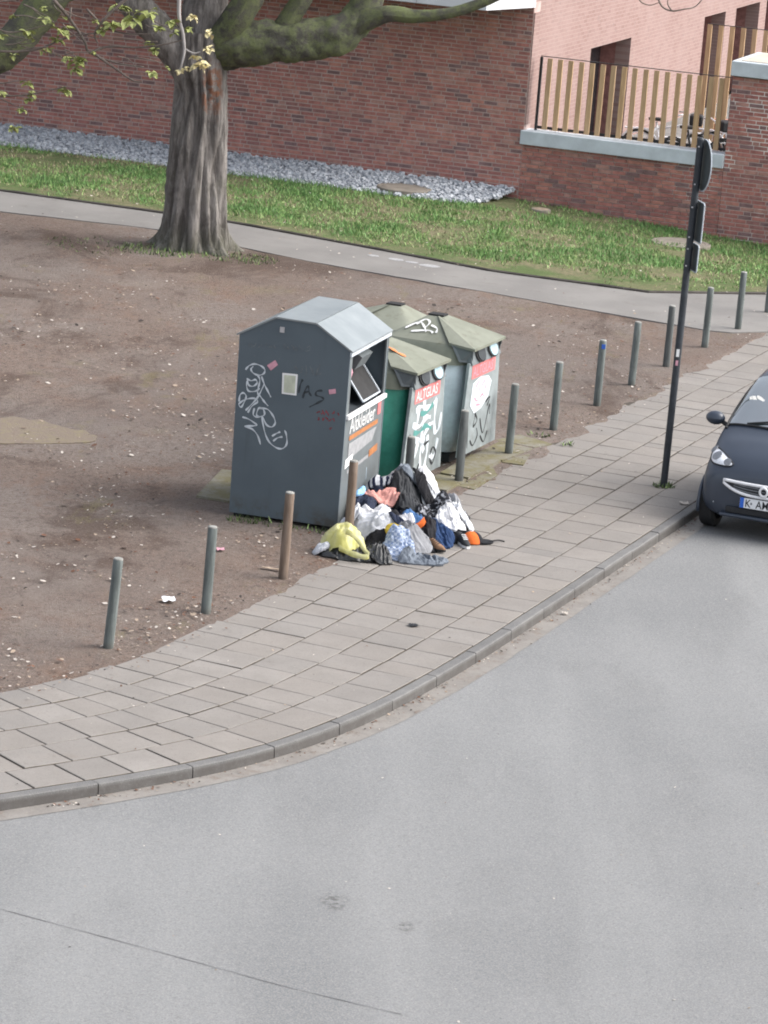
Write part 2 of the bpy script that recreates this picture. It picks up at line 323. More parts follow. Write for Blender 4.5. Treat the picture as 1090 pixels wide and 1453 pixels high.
# ------------------------------------------------------------------ mesh helpers
class MB:
    def __init__(s): s.v = []; s.f = []; s.mi = []
    def add(s, vs, fs, mi=0):
        o = len(s.v); s.v += [tuple(p) for p in vs]; s.f += [tuple(i + o for i in f) for f in fs]; s.mi += [mi] * len(fs); return s
    def box(s, c, d, rot=None, mi=0):
        x, y, z = (k / 2 for k in d); vs = []
        for i in (-1, 1):
            for j in (-1, 1):
                for k in (-1, 1):
                    p = Vector((i * x, j * y, k * z))
                    if rot is not None: p = rot @ p
                    vs.append((p.x + c[0], p.y + c[1], p.z + c[2]))
        return s.add(vs, [(0, 1, 3, 2), (4, 6, 7, 5), (0, 4, 5, 1), (2, 3, 7, 6), (0, 2, 6, 4), (1, 5, 7, 3)], mi)
    def cbox(s, c, d, b=.01, mi=0):
        bm = bmesh.new(); bmesh.ops.create_cube(bm, size=1)
        for v in bm.verts: v.co = Vector((v.co.x * d[0] + c[0], v.co.y * d[1] + c[1], v.co.z * d[2] + c[2]))
        bmesh.ops.bevel(bm, geom=bm.edges[:], offset=b, segments=2, affect='EDGES', profile=.5)
        bm.verts.index_update()
        s.add([v.co[:] for v in bm.verts], [[v.index for v in f.verts] for f in bm.faces], mi); bm.free(); return s
    def tube(s, pts, rad, n=8, mi=0, caps=True, closed=False):
        pts = [Vector(p) for p in pts]; m = len(pts)
        if not hasattr(rad, '__len__'): rad = [rad] * m
        ref = None; vs = []
        for i in range(m):
            if closed: d = pts[(i + 1) % m] - pts[i - 1]
            else: d = pts[min(i + 1, m - 1)] - pts[max(i - 1, 0)]
            d.normalize()
            if ref is None: ref = Vector((0, 0, 1)) if abs(d.z) < .9 else Vector((1, 0, 0))
            a = (ref - d * ref.dot(d)).normalized(); b = d.cross(a); ref = a
            for k in range(n):
                t = 2 * math.pi * k / n; vs.append(pts[i] + (a * math.cos(t) + b * math.sin(t)) * rad[i])
        fs = []
        for i in range(m if closed else m - 1):
            j = (i + 1) % m
            for k in range(n): fs.append((i * n + k, i * n + (k + 1) % n, j * n + (k + 1) % n, j * n + k))
        if caps and not closed: fs += [tuple(range(n))[::-1], tuple(range((m - 1) * n, m * n))]
        return s.add([v[:] for v in vs], fs, mi)
    def lathe(s, prof, n=16, c=(0, 0, 0), mi=0):
        vs = []; m = len(prof)
        for r, z in prof:
            for k in range(n):
                t = 2 * math.pi * k / n; vs.append((c[0] + r * math.cos(t), c[1] + r * math.sin(t), c[2] + z))
        fs = [(i * n + k, i * n + (k + 1) % n, (i + 1) * n + (k + 1) % n, (i + 1) * n + k) for i in range(m - 1) for k in range(n)]
        fs += [tuple(range(n))[::-1], tuple(range((m - 1) * n, m * n))]
        return s.add(vs, fs, mi)
    def prism(s, poly, off, mi=0):
        n = len(poly); off = Vector(off); a = [Vector(p) for p in poly]
        return s.add([p[:] for p in a] + [(p + off)[:] for p in a],
                     [tuple(range(n))[::-1], tuple(range(n, 2 * n))] + [(i, (i + 1) % n, n + (i + 1) % n, n + i) for i in range(n)], mi)
    def grid(s, P, mi=0, flip=False):
        r = len(P); c = len(P[0]); fs = []
        for i in range(r - 1):
            for j in range(c - 1):
                q = (i * c + j, i * c + j + 1, (i + 1) * c + j + 1, (i + 1) * c + j)
                fs.append(q[::-1] if flip else q)
        return s.add([tuple(p) for row in P for p in row], fs, mi)
    def mesh(s, name, mats, smooth=False, fix=True):
        me = bpy.data.meshes.new(name); me.from_pydata(s.v, [], s.f)
        for m in (mats if isinstance(mats, (list, tuple)) else [mats]): me.materials.append(M[m] if isinstance(m, str) else m)
        if len(me.materials) > 1: me.polygons.foreach_set('material_index', s.mi)
        if fix:
            bm = bmesh.new(); bm.from_mesh(me); bmesh.ops.recalc_face_normals(bm, faces=bm.faces[:]); bm.to_mesh(me); bm.free()
        if smooth: me.polygons.foreach_set('use_smooth', [True] * len(me.polygons))
        me.update(); return me
    def build(s, name, mats, parent=None, smooth=False, fix=True, angle=None):
        o = link(name, s.mesh(name, mats, smooth or angle is not None, fix), parent)
        if angle is not None: o.data.set_sharp_from_angle(angle=R(angle))
        return o

def link(name, data, parent=None):
    o = bpy.data.objects.new(name, data); COL.objects.link(o)
    if parent: o.parent = parent
    return o
def tag(o, label=None, cat=None, group=None, kind=None):
    if label: o['label'] = label
    if cat: o['category'] = cat
    if group: o['group'] = group
    if kind: o['kind'] = kind
    return o
def thing(name, label, cat, loc=(0, 0, 0), rz=0., group=None, rx=0., ry=0.):
    o = link(name, None); o.location = loc; o.rotation_euler = (rx, ry, rz); return tag(o, label, cat, group)
def crom(pts, k=6):
    pts = [Vector(p) for p in pts]; out = []; n = len(pts)
    for i in range(n - 1):
        p0, p1, p2, p3 = pts[max(i - 1, 0)], pts[i], pts[i + 1], pts[min(i + 2, n - 1)]
        for j in range(k):
            t = j / k
            out.append(.5 * ((2 * p1) + (p2 - p0) * t + (2 * p0 - 5 * p1 + 4 * p2 - p3) * t * t + (3 * p1 - p0 - 3 * p2 + p3) * t ** 3))
    return out + [pts[-1]]
def stroke(mb, pts, wd, fn, k=6, mi=0):
    """flat painted ribbon through 2D points, fn maps 2D to 3D"""
    p = crom([(a, b, 0) for a, b in pts], k); m = len(p); row = [[], []]
    for i in range(m):
        d = p[min(i + 1, m - 1)] - p[max(i - 1, 0)]
        d = d.normalized() if d.length > 1e-6 else Vector((1, 0, 0))
        nrm = Vector((-d.y, d.x, 0)) * wd * .5 * (.8 + .35 * math.sin(i * .7))
        row[0].append(fn((p[i] + nrm).x, (p[i] + nrm).y)); row[1].append(fn((p[i] - nrm).x, (p[i] - nrm).y))
    return mb.grid(row, mi)
def lettering(txt, size, fn, mat, name, parent, ext=0., bold=0., sx=1.):
    c = bpy.data.curves.new('t', 'FONT'); c.body = txt; c.size = size; c.offset = bold; c.resolution_u = 2
    o = bpy.data.objects.new('t', c); COL.objects.link(o)
    bpy.context.view_layer.update()
    me = bpy.data.meshes.new_from_object(o.evaluated_get(bpy.context.evaluated_depsgraph_get()))
    bpy.data.objects.remove(o); bpy.data.curves.remove(c)
    for v in me.vertices: v.co = fn(v.co.x * sx, v.co.y)
    me.materials.clear(); me.materials.append(M[mat]); me.name = name
    return link(name, me, parent)
def nz(x, y, z=0.): return mnoise.noise(Vector((x, y, z)))

# ------------------------------------------------------------------ kerb line (arc length u, offset o towards the park)
_k = [(300, 20.6), (0, 20.5), (-1.3, 21.4), (-3.4, 24.6), (-5.1, 34), (-6.5, 47), (-7.85, 51.5), (-12, 54), (-20, 60)][::-1]
_us = np.arange(-20, 300.001, .05)
_az = np.radians(np.interp(_us, [a for a, b in _k], [b for a, b in _k]))
_i0 = int(round(20 / .05))
_x = np.concatenate([[0], np.cumsum(np.sin(_az[:-1]) * .05)]); _y = np.concatenate([[0], np.cumsum(np.cos(_az[:-1]) * .05)])
_x += 1.52 - _x[_i0]; _y += 34.16 - _y[_i0]
def KP(u, o, z=0.):
    a = float(np.interp(u, _us, _az)); x = float(np.interp(u, _us, _x)); y = float(np.interp(u, _us, _y))
    return (x - o * math.cos(a), y + o * math.sin(a), z)
ROADZ = -.11

# road: one sheet that reaches the horizon
tag(MB().add([(-900, -400, -.8), (900, -400, -.8), (900, 1200, -.8), (-900, 1200, -.8)], [(0, 1, 2, 3)]).build('ground', 'earth'), kind='structure')
road = tag(MB().grid([[KP(u, o, ROADZ) for u in list(np.arange(-20, 1, .5)) + [10, 40, 120, 300]] for o in (.08, -5, -40, -400)]).build('road', 'asphalt'), kind='structure')
us = list(np.arange(-18, 26, .4))
g = MB().grid([[KP(u, o + (.02 * nz(u * 2, 3) if o < -.1 else 0), ROADZ + .004) for u in us] for o in (0.0, -.21)])
tag(g.build('gutter', 'gutter'), kind='structure')
# a repair seam and two oil spots on the asphalt
seam = MB()
sp = [(-3.3, 25.35), (-2.64, 25.03), (-2.1, 24.76), (-1.53, 24.47), (-1.0, 24.2), (-.46, 23.92), (.0, 23.72), (.41, 23.55)]
stroke(seam, sp, .009, lambda a, b: (a, b, ROADZ + .004), 8)
seam.build('seam', simple('bitumen_seam', (.128, .128, .13), .9, .3, 6, 60, .1), road)
# kerb
kerb = tag(MB().grid([[KP(u, .115, -.2), KP(u, .115, -.03), KP(u, .01, -.03), KP(u, .01, -.2)] for u in np.arange(-18, 26, .5)]).build('kerb', 'joint'), kind='structure')
u = -17.3; i = 0
while u < 25:
    L = .99
    sec = [(.112, -.06), (.112, -.004), (.106, 0), (.018, 0), (.006, -.008), (.0, -.13)]
    dz = random.uniform(-.005, .004)
    P = [[KP(uu, o, z + dz) for o, z in sec] for uu in np.linspace(u + .005, u + L - .005, 4)]
    mb = MB().grid(P); n = len(sec)
    mb.f += [tuple(range(n)), tuple(range(3 * n, 4 * n))]; mb.mi += [0, 0]
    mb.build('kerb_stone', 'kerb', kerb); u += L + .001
# pavement: bed + slabs
pav = tag(MB().grid([[KP(u, o, -.009) for u in us] for o in (.10, .7, 1.3, 1.9, 2.62)]).build('pavement', 'joint'), kind='structure')
rows = [.118, .60, 1.08, 1.56, 2.038, 2.515]
cnt = 0
for r in range(5):
    u = -8.6 - random.random() * .5
    while u < 20.5:
        L = .5 if u > -1 else random.choice([.5, .5, .5, .42, .56])
        if random.random() < .06: L *= random.choice([.5, .62])
        if u > 14: L = 1.0 if u > 16 else .75
        g = random.uniform(.005, .009); a = rows[r] + g * 1.35; b = rows[r + 1] - g * 1.35
        if r == 4: b += random.uniform(-.05, .07)
        u0, u1 = u + g, u + L - g
        z = random.uniform(-.0025, .0025); tx, ty = random.uniform(-.0015, .0015), random.uniform(-.0015, .0015)
        q = [(u0, a), (u1, a), (u1, b), (u0, b)]; e = .006
        j = [(random.uniform(-.004, .004), random.uniform(-.004, .004)) for _ in q]
        q = [(p[0] + d[0], p[1] + d[1]) for p, d in zip(q, j)]
        s4 = [(-1, -1), (1, -1), (1, 1), (-1, 1)]
        zz = [z + sx * tx + sy * ty for sx, sy in s4]
        inner = [KP(p[0] - sx * e, p[1] - sy * e, h) for p, (sx, sy), h in zip(q, s4, zz)]
        outer = [KP(p[0], p[1], h - .005) for p, h in zip(q, zz)]
        low = [KP(p[0], p[1], -.035) for p in q]
        fs = [(0, 1, 2, 3)] + [(k, (k + 1) % 4, 4 + (k + 1) % 4, 4 + k) for k in range(4)] + [(4 + k, 4 + (k + 1) % 4, 8 + (k + 1) % 4, 8 + k) for k in range(4)]
        mb = MB().add(inner + outer + low, fs); mb.mi[5:] = [1] * 4; mb.build('paving_slab', ['slab', 'joint'], pav); cnt += 1
        u += L

# path edge lines (ground plan)
PD = [(-30, 60.5), (-12, 57.9), (-6.65, 57.07), (-4.1, 56.55), (-1.5, 54.6), (1.4, 53.0), (3.8, 51.7), (4.75, 51.2), (9.0, 53.5)]
PL = [(-30, 62.0), (-12, 60.1), (-6.93, 59.2), (-2.89, 57.75), (-.6, 56.3), (1.42, 54.95), (3.83, 54.15), (5.8, 54.9), (10.0, 57.0)]
def poly(P, x): return float(np.interp(x, [p[0] for p in P], [p[1] for p in P]))
# bare earth under the trees
rowsD = []
ue = np.linspace(-17, 18.6, 260)
for k, u in enumerate(ue):
    t_ = (u + 17) / 35.6
    xe = -29 + 33.6 * (t_ ** .75) if t_ < 1 else 4.7
    xe = min(xe, 4.68)
    A = Vector(KP(u, 2.40 + .20 * nz(u * 1.3, 9.1) + .10 * nz(u * 3.6, 2)))
    B = Vector((xe, poly(PD, xe) + .12, 0))
    row = []
    for j in range(44):
        f = j / 43; p = A.lerp(B, f ** 1.25)
        z = .006 + .012 * nz(p.x * 1.3, p.y * 1.3) + .012 * min(1, f * 8) * (1 + nz(p.x * .4, p.y * .4, 4))
        if j == 0: z = -.012
        if j == 1: z = .006 + .006 * nz(p.x * 5, p.y * 5)
        row.append((p.x, p.y, z))
    rowsD.append(row)
tag(MB().grid(rowsD).build('bare_earth', 'earth', smooth=True), kind='structure')
# path
xs = list(np.linspace(-29, 9.9, 110))
path = MB()
pr_ = []
for x in xs:
    a = poly(PD, x) + .05 * nz(x * 2, 1); b = poly(PL, x)
    pr_.append([(x, a, -.1), (x, a, .028)] + [(x, a + (b - a) * f, .028 + .01 * math.sin(f * math.pi)) for f in (.2, .4, .6, .8)] + [(x, b, .028), (x, b, -.1)])
path = tag(path.grid(pr_).build('path', 'path'), kind='structure')
ed = MB(); ed.tube([(x, poly(PL, x) + .03, .035 + .012 * nz(x * 3, 5)) for x in xs], .03, 6)
ed.build('edging', 'edging', path)
pm = MB()
for (cx_, cy_, a, b) in [(.42, 55.0, .17, .06), (-.13, 55.35, .13, .05), (.13, 55.2, .11, .04), (-.5, 55.55, .1, .04)]:
    pm.add([(cx_ + a * math.cos(k * .628) * (1 + .3 * nz(k, cx_)), cy_ + b * math.sin(k * .628) * 2.2 - .25 * a * math.cos(k * .628), .0405) for k in range(10)], [tuple(range(10))])
pm.build('paint_mark', simple('faded_white_mark', (.30, .30, .305), .8, .35, 25, 60, .1), path)

# ------------------------------------------------------------------ building frame: s along the street wall, t inwards
W0 = Vector((1.96, 63.26, 0)); WA = math.atan(-.325)
WD = Vector((math.cos(WA), math.sin(WA), 0)); WN = Vector((-WD.y, WD.x, 0))
def WP(s, t, z): return W0 + WD * s + WN * t + Vector((0, 0, z))
def lawn_z(x, y):
    a = min(1, max(0, (x - 1.5) / 5)); b = min(1, max(0, (y - 55.5) / 5.0))
    return .03 - .30 * a * b + .015 * nz(x, y)
rowsL = []
for x in np.linspace(-29, 12, 130):
    y0 = poly(PL, x) + .06
    sW = (x - W0.x) / WD.x; y1 = W0.y + WD.y * sW + .2
    rowsL.append([(x, y0 + (y1 - y0) * f, lawn_z(x, y0 + (y1 - y0) * f)) for f in np.linspace(0, 1, 16)])
tag(MB().grid(rowsL).build('lawn', 'lawn', smooth=True), kind='structure')

bld = thing('brick_building', 'red brick building with white overhang, slatted balcony and pale side wall', 'building', W0, WA)
# everything of the building in its own frame: x = s, y = t
random.seed(11)
BL = {True: .24, False: .115}
brick_me = {}
def brick_mesh(kind, mi):
    if (kind, mi) not in brick_me:
        L = BL[kind]; h = .0595
        mb = MB(); mb.cbox((L / 2, .03, h / 2), (L, .06, h), .004)
        brick_me[(kind, mi)] = mb.mesh('brick', 'brick%d' % mi)
    return brick_me[(kind, mi)]
budget = [300]
def brickwork(part, s0, s1, z0, z1, pick, y=0.0):
    mb = MB(); z = z0; row = 0
    while z < z1 - .02:
        s = s0 - (.126 if row % 2 else 0) - .03 * (row % 3)
        while s < s1:
            kind = random.random() < .86; L = BL[kind]; a = max(s, s0); b = min(s + L, s1)
            if b - a > .02:
                mi = random.choices(range(6), [5, 4, 3, 3, 2, 1.6])[0]; pr = random.uniform(-.0015, .0015)
                if pick(s, z) and budget[0] > 0 and a == s and b == s + L:
                    o = link('brick', brick_mesh(kind, mi), part); o.location = (s, y - .005 + pr, z); budget[0] -= 1
                else:
                    q = y - .005 + pr; h = z + .0595; e = .003
                    mb.add([(a, y + .01, z), (b, y + .01, z), (b, y + .01, h), (a, y + .01, h), (a + e, q, z + e), (b - e, q, z + e), (b - e, q, h - e), (a + e, q, h - e)],
                           [(4, 5, 6, 7), (0, 1, 5, 4), (1, 2, 6, 5), (2, 3, 7, 6), (3, 0, 4, 7)], mi)
            s += L + .013
        z += .0735; row += 1
    o = mb.build('brickwork', ['brick%d' % i for i in range(6)], part, fix=False); tag(o, kind='stuff')
wall = MB().box((-8, .2, 1.6), (16, .4, 3.9)).build('front_wall', 'mortar', bld)
parp = MB().box((1.86, .2, .35), (3.72, .38, 1.34)).build('parapet', 'mortar', bld)
pier = MB().box((5.75, .21, 1.13), (4.05, .42, 3.02)).build('pier', 'mortar', bld)
brickwork(pier, 3.725, 7.7, -.36, 2.63, lambda s, z: s < 4.42)
brickwork(parp, .0, 3.72, -.36, 1.01, lambda s, z: s > 1.9)
brickwork(wall, -12.5, -.005, -.05, 3.44, lambda s, z: False)
# return face of the front wall / pale side wall running into the courtyard
def side(poly3, name, mat, parent): return MB().prism(poly3, (-.3, 0, 0)).build(name, mat, parent)
WINS = [(4.07, 7.0), (13.0, 14.9), (15.9, 18.2), (18.9, 21)]
sw = MB(); HZ = 2.42; FZ = .4
def swall(y0, y1, z0, z1): sw.box((-.15, (y0 + y1) / 2, (z0 + z1) / 2), (.3, y1 - y0, z1 - z0))
e = .402
for (a, b) in WINS:
    swall(e, a, -.3, HZ); e = b
swall(e, 26, -.3, HZ); swall(.402, 26, HZ, 8)
swo = sw.build('side_wall', 'side_brick', bld)
up = MB().box((-.152, .2, 5.73), (.3, .396, 4.5)); up.build('upper_corner', 'side_brick', bld)
MB().box((.012, .196, 2.36), (.022, .37, 2.0)).build('wall_end', 'side_brick', bld)
for (a, b) in WINS:
    wnd = MB().box((-.62, (a + b) / 2, 1.35), (.03, b - a + .6, 2.3)).build('window', 'glass_dark', bld)
    fr = MB()
    for y in (a + .05, (a + b) / 2 + .35, b + .1): fr.box((-.57, y, 1.35), (.07, .09, 2.2))
    fr.box((-.57, (a + b) / 2, HZ - .06), (.065, b - a + .3, .09))
    fr.build('frame', 'slat', wnd)
    rv = MB(); rv.box((-.465, b + .1, 1.4), (.33, .2, 2.1)); rv.build('reveal', 'brick3', wnd)
    MB().box((-.47, (a + b) / 2, HZ + .05), (.33, b - a + .5, .1)).build('lintel', 'brick5', wnd)
# white overhang
MB().prism([(-15, -1.58, 3.46), (-.42, -1.55, 3.46), (.02, -.01, 3.46), (-15, -.01, 3.46)], (0, 0, .72)).build('overhang', 'fascia', bld)
MB().prism([(-14.9, -1.5, 3.445), (-.48, -1.48, 3.445), (-.05, -.012, 3.445), (-14.9, -.012, 3.445)], (0, 0, .012)).build('soffit', 'soffit', bld)
fj = MB()
for s in np.arange(-12.2, -.6, 1.5): fj.box((s, -1.572, 3.82), (.012, .02, .70))
fj.build('panel_joint', 'soffit', bld)
# sill, balcony slats
MB().cbox((1.84, .15, 1.135), (3.76, .46, .25), .012).build('sill', 'sill', bld)
rail = MB().box((1.95, .2, 2.595), (3.6, .04, .012)).build('balcony_railing', 'black_metal', bld)
MB().box((.16, .2, 1.92), (.045, .045, 1.32)).build('post', 'black_metal', rail)
MB().box((3.70, .2, 1.92), (.045, .045, 1.32)).build('post', 'black_metal', rail)
MB().box((1.95, .235, 1.315), (3.55, .02, .05)).build('bottom_rail', 'black_metal', rail)
slat_me = MB().cbox((0, 0, 0), (.09, .045, 1.28), .004).mesh('slat', 'slat')
for k in range(17):
    o = link('slat', slat_me, rail); o.location = (.315 + k * .199 + random.uniform(-.008, .008), .20, 1.925); o.rotation_euler = (0, random.uniform(-.006, .006), R(random.uniform(-3, 3)))
# courtyard floor, rear stair railing
MB().box((4.3, 13, .2), (8.6, 25.1, .4)).build('courtyard_floor', 'courtyard', bld)
rail2 = MB().box((4.0, 6, 2.945), (4.5, .04, .012)).build('stair_railing', 'black_metal', bld)
s2 = MB().cbox((0, 0, 0), (.09, .045, 2.3), .004).mesh('slat', 'slat')
for k in range(16):
    o = link('slat', s2, rail2); o.location = (1.80 + k * .222, 6.0, 1.79); o.rotation_euler = (0, 0, R(random.uniform(-3, 3)))
MB().box((4.2, 6.35, .75), (4.6, .3, .7)).build('stair_wall', 'brick2', bld)
# pier cap, with a raised rim round a pale top
cap = MB().cbox((5.85, .9, 2.79), (4.3, 2.0, .26), .012).build('pier_cap', 'sill', bld)
MB().cbox((5.86, .92, 2.925), (4.05, 1.75, .02), .005).build('cap_top', 'cap_top', cap)
MB().box((5.9, 1.35, 1.2), (3.7, .9, 2.9)).build('pier_core', 'mortar', bld)
MB().box((-7.9, 10.3, 6.1), (15.1, 20.4, 3.8)).build('upper_storey', 'side_brick', bld)
MB().box((-8.4, 10.45, 1.9), (14.4, 20.0, 4.4)).build('core', 'mortar', bld)

# gravel strip against the wall
random.seed(5)
gv = MB()
def gl(s): return .95 + .25 * nz(s * .8, 3) if s < -.6 else max(.0, .95 * (1 - (s + .6) / .55) ** .5 if s < -.05 else 0)
n = 0
while n < 7500:
    s = random.uniform(-12, -.05); tt = random.uniform(.0, 1.55)
    wdt = 1.55 if s < -.9 else 1.55 * math.sqrt(max(0, 1 - ((s + .9) / .85) ** 2))
    if tt > wdt: continue
    p = WP(s, -.03 - tt, 0); r = random.choice([.018, .022, .026, .03, .036, .045]); h = .03 + .17 * (1 - tt / 1.56) ** 1.3 + random.uniform(-.01, .015)
    if (s + 1.85) ** 2 / .22 + (tt - .95) ** 2 / .12 < 1: continue
    rot = Matrix.Rotation(random.random() * 6, 3, 'Z') @ Matrix.Rotation(random.random() * 3, 3, 'X')
    vs = []
    for i in (-1, 1):
        for j in (-1, 1):
            for k in (-1, 1):
                q = rot @ Vector((i * r * random.uniform(.55, 1), j * r * random.uniform(.5, .95), k * r * random.uniform(.4, .8))); vs.append((p.x + q.x, p.y + q.y, h + q.z))
    gv.add(vs, [(0, 1, 3, 2), (4, 6, 7, 5), (0, 4, 5, 1), (2, 3, 7, 6), (0, 2, 6, 4), (1, 5, 7, 3)], random.choices(range(4), [4, 3, 4, 1.5])[0]); n += 1
tag(gv.build('gravel', ['stone%d' % i for i in range(4)]), 'pale grey gravel strip heaped along the foot of brick wall', 'gravel', kind='stuff')
gb = [[tuple(WP(s, -.0 - tt, .012 + .17 * (1 - tt / 1.6) ** 1.3)) for tt in np.linspace(0, 1.55 if s < -.9 else 1.55 * math.sqrt(max(0, 1 - ((s + .9) / .86) ** 2)), 7)] for s in np.linspace(-15, -.05, 50)]
tag(MB().grid(gb).build('gravel_bed', 'stone1', smooth=True), kind='structure')
M['manhole'] = simple('weathered_concrete_ring', (.22, .195, .165), .9, .15, 5, 50, .2)
def manhole(loc, r, label):
    o = thing('manhole_cover', label, 'manhole cover', loc)
    MB().lathe([(r * 1.25, -.06), (r * 1.25, .02), (r * 1.2, .03), (r * 1.02, .03), (r * 1.02, .01)], 28).build('ring', 'manhole', o)
    MB().lathe([(r, -.02), (r, .028), (r * .96, .034)], 28).build('lid', 'pet1' if r < .3 else 'manhole', o)
p = WP(-1.85, -.98, .085); manhole(p, .40, 'round concrete manhole ring set in the pale gravel strip')
manhole((4.75, 60.5, lawn_z(4.75, 60.5) + .02), .42, 'worn round concrete manhole cover in the lawn by the pier')
manhole((2.35, 62.1, lawn_z(2.35, 62.1) + .02), .14, 'small pale round inspection cover in grass at gravel end')

# grass
random.seed(9)
gr = MB(); n = 0
while n < 42000:
    x = random.uniform(-9.2, 8.2); y0 = poly(PL, x) + .12; y1 = W0.y + WD.y * (x - W0.x) / WD.x
    if x < 1.9: y1 -= 1.5
    y = random.uniform(y0, y1)
    f = (y - y0) / (y1 - y0); d = nz(x * .7, y * .7) + .5 * nz(x * 2.3, y * 2.3) - .55 * max(0, .28 - f) * 4 + .12
    if x < -3: d -= .12
    if f < .12 and random.random() < .75: continue
    if random.random() > .62 + d: continue
    h = random.uniform(.03, .085) * (1.1 if d > .2 else .8); a = random.uniform(0, 6.28); wv = random.uniform(.006, .013)
    dx, dy = math.cos(a), math.sin(a); lx, ly = random.uniform(-.04, .04), random.uniform(-.04, .04); z = lawn_z(x, y)
    v = d + random.uniform(-.45, .45)
    mi = 3 if v > .5 else 0 if v > .05 else 1 if v > -.32 else 2
    gr.add([(x - dx * wv, y - dy * wv, z), (x + dx * wv, y + dy * wv, z), (x + lx, y + ly, z + h)], [(0, 1, 2)], mi); n += 1
tag(gr.build('grass', ['grass0', 'grass1', 'grass2', 'grass3'], fix=False), 'short patchy green grass between path and brick wall', 'grass', kind='stuff')
wd_ = MB()
def weeds(cx_, cy_, rx, ry, n, hmax, z=.01):
    for _ in range(n):
        a = random.random() * 6.28; r = math.sqrt(random.random()); x = cx_ + rx * r * math.cos(a); y = cy_ + ry * r * math.sin(a)
        h = random.uniform(.3, 1) * hmax; b = random.random() * 6.28; wv = random.uniform(.005, .014)
        wd_.add([(x - wv * math.cos(b), y - wv * math.sin(b), z), (x + wv * math.cos(b), y + wv * math.sin(b), z), (x + random.uniform(-.05, .05), y + random.uniform(-.05, .05), z + h)], [(0, 1, 2)], random.choice([0, 0, 1]))
weeds(-3.8, 54.45, .75, .5, 420, .10); weeds(-2.55, 54.3, .6, .5, 300, .10); weeds(-4.8, 54.5, .9, .8, 260, .05)
weeds(3.28, 40.76, .14, .16, 90, .07, 0); weeds(-1.45, 37.25, .25, .12, 90, .10); weeds(-.9, 37.1, .4, .1, 60, .08)
weeds(1.85, 43.0, .15, .1, 30, .06); weeds(2.2, 42.6, .1, .1, 30, .05)
tag(wd_.build('weeds', ['weed', 'grass1'], fix=False), 'sparse green weeds round the tree foot, pole and bins', 'weeds', kind='stuff')

# mossy concrete pads below the bins, made of a few uneven plates
random.seed(3)
pad = tag(MB().add([(-.2, 38.9, .006), (1.45, 43.0, .006), (-.5, 43.8, .006), (-2.2, 39.5, .006)], [(0, 1, 2, 3)]).build('concrete_pad', 'moss_concrete'), kind='structure')
def plate(pts, z0, z1, m='moss_concrete'):
    MB().prism([(x, y, z0) for x, y in pts], (0, 0, z1 - z0)).build('plate', m, pad)
plate([(.62, 40.35), (.95, 40.2), (1.35, 41.3), (1.0, 41.5)], 0, .045); plate([(1.02, 41.52), (1.37, 41.35), (1.75, 42.15), (1.35, 42.4)], 0, .03)
plate([(.35, 39.6), (.7, 39.5), (.93, 40.15), (.6, 40.3)], 0, .035); plate([(1.36, 41.3), (1.62, 41.25), (1.72, 41.9), (1.5, 41.6)], 0, .016)
plate([(-2.1, 38.2), (-1.55, 38.0), (-1.3, 39.4), (-1.9, 39.6)], 0, .05)
plate([(1.3, 42.5), (1.78, 42.25), (2.0, 42.55), (1.6, 42.95)], 0, .02)
plate([(.75, 39.9), (1.02, 39.75), (1.3, 40.6), (1.25, 41.0)], 0, .012)
sp_ = [(-4.9, 40.05), (-4.2, 40.25), (-3.55, 40.6), (-3.62, 41.15), (-4.0, 41.35), (-4.3, 41.6), (-4.9, 41.3)]
sp_ = [(p.x + .10 * nz(p.x * 5, p.y * 5), p.y + (.22 * nz(p.y * 5, p.x * 7) if p.y > 40.7 else .03 * nz(p.y * 5, p.x * 7))) for p in crom([(x, y, 0) for x, y in sp_ + sp_[:1]], 8)[:-1]]
tag(MB().prism([(x, y, .0) for x, y in sp_], (0, 0, .022)).build('concrete_slab', 'moss_slab'), 'flat moss-yellow concrete slab sunk in the bare earth', 'concrete slab')

# ------------------------------------------------------------------ tree
random.seed(21)
tree = thing('old_tree', 'old broad tree with grooved grey trunk and heavy mossy limbs', 'tree', (-3.33, 55.0, 0))
def limb(pts, rad, name, mat, parent, n=18, seed=0, amp=.12, k=8, fr=2.2):
    d_ = Vector(pts[-1]) - Vector(pts[-2]); pts = pts + [(Vector(pts[-1]) + d_ * .9)[:], (Vector(pts[-1]) + d_ * 1.6)[:]]; rad = rad + [rad[-1] * .55, .02]
    P = crom(pts, k); rr = crom([(r, 0, 0) for r in rad], k)
    mb = MB(); ref = None; rows = []
    for i, p in enumerate(P):
        d = (P[min(i + 1, len(P) - 1)] - P[max(i - 1, 0)]).normalized()
        if ref is None: ref = Vector((0, -1, 0)) if abs(d.y) < .8 else Vector((1, 0, 0))
        a = (ref - d * ref.dot(d)).normalized(); b = d.cross(a); ref = a; row = []
        for j in range(n + 1):
            th = 2 * math.pi * (j % n) / n; q = a * math.cos(th) + b * math.sin(th)
            w_ = p + q * rr[i].x; m_ = 1 + amp * (mnoise.noise(w_ * fr + Vector((seed, 0, 0))) + .6 * mnoise.noise(w_ * fr * 2.7 + Vector((0, seed, 0))) + .3 * mnoise.noise(w_ * fr * 7))
            row.append((p + q * rr[i].x * m_)[:])
        rows.append(row)
    return mb.grid(rows).build(name, mat, parent, smooth=True)
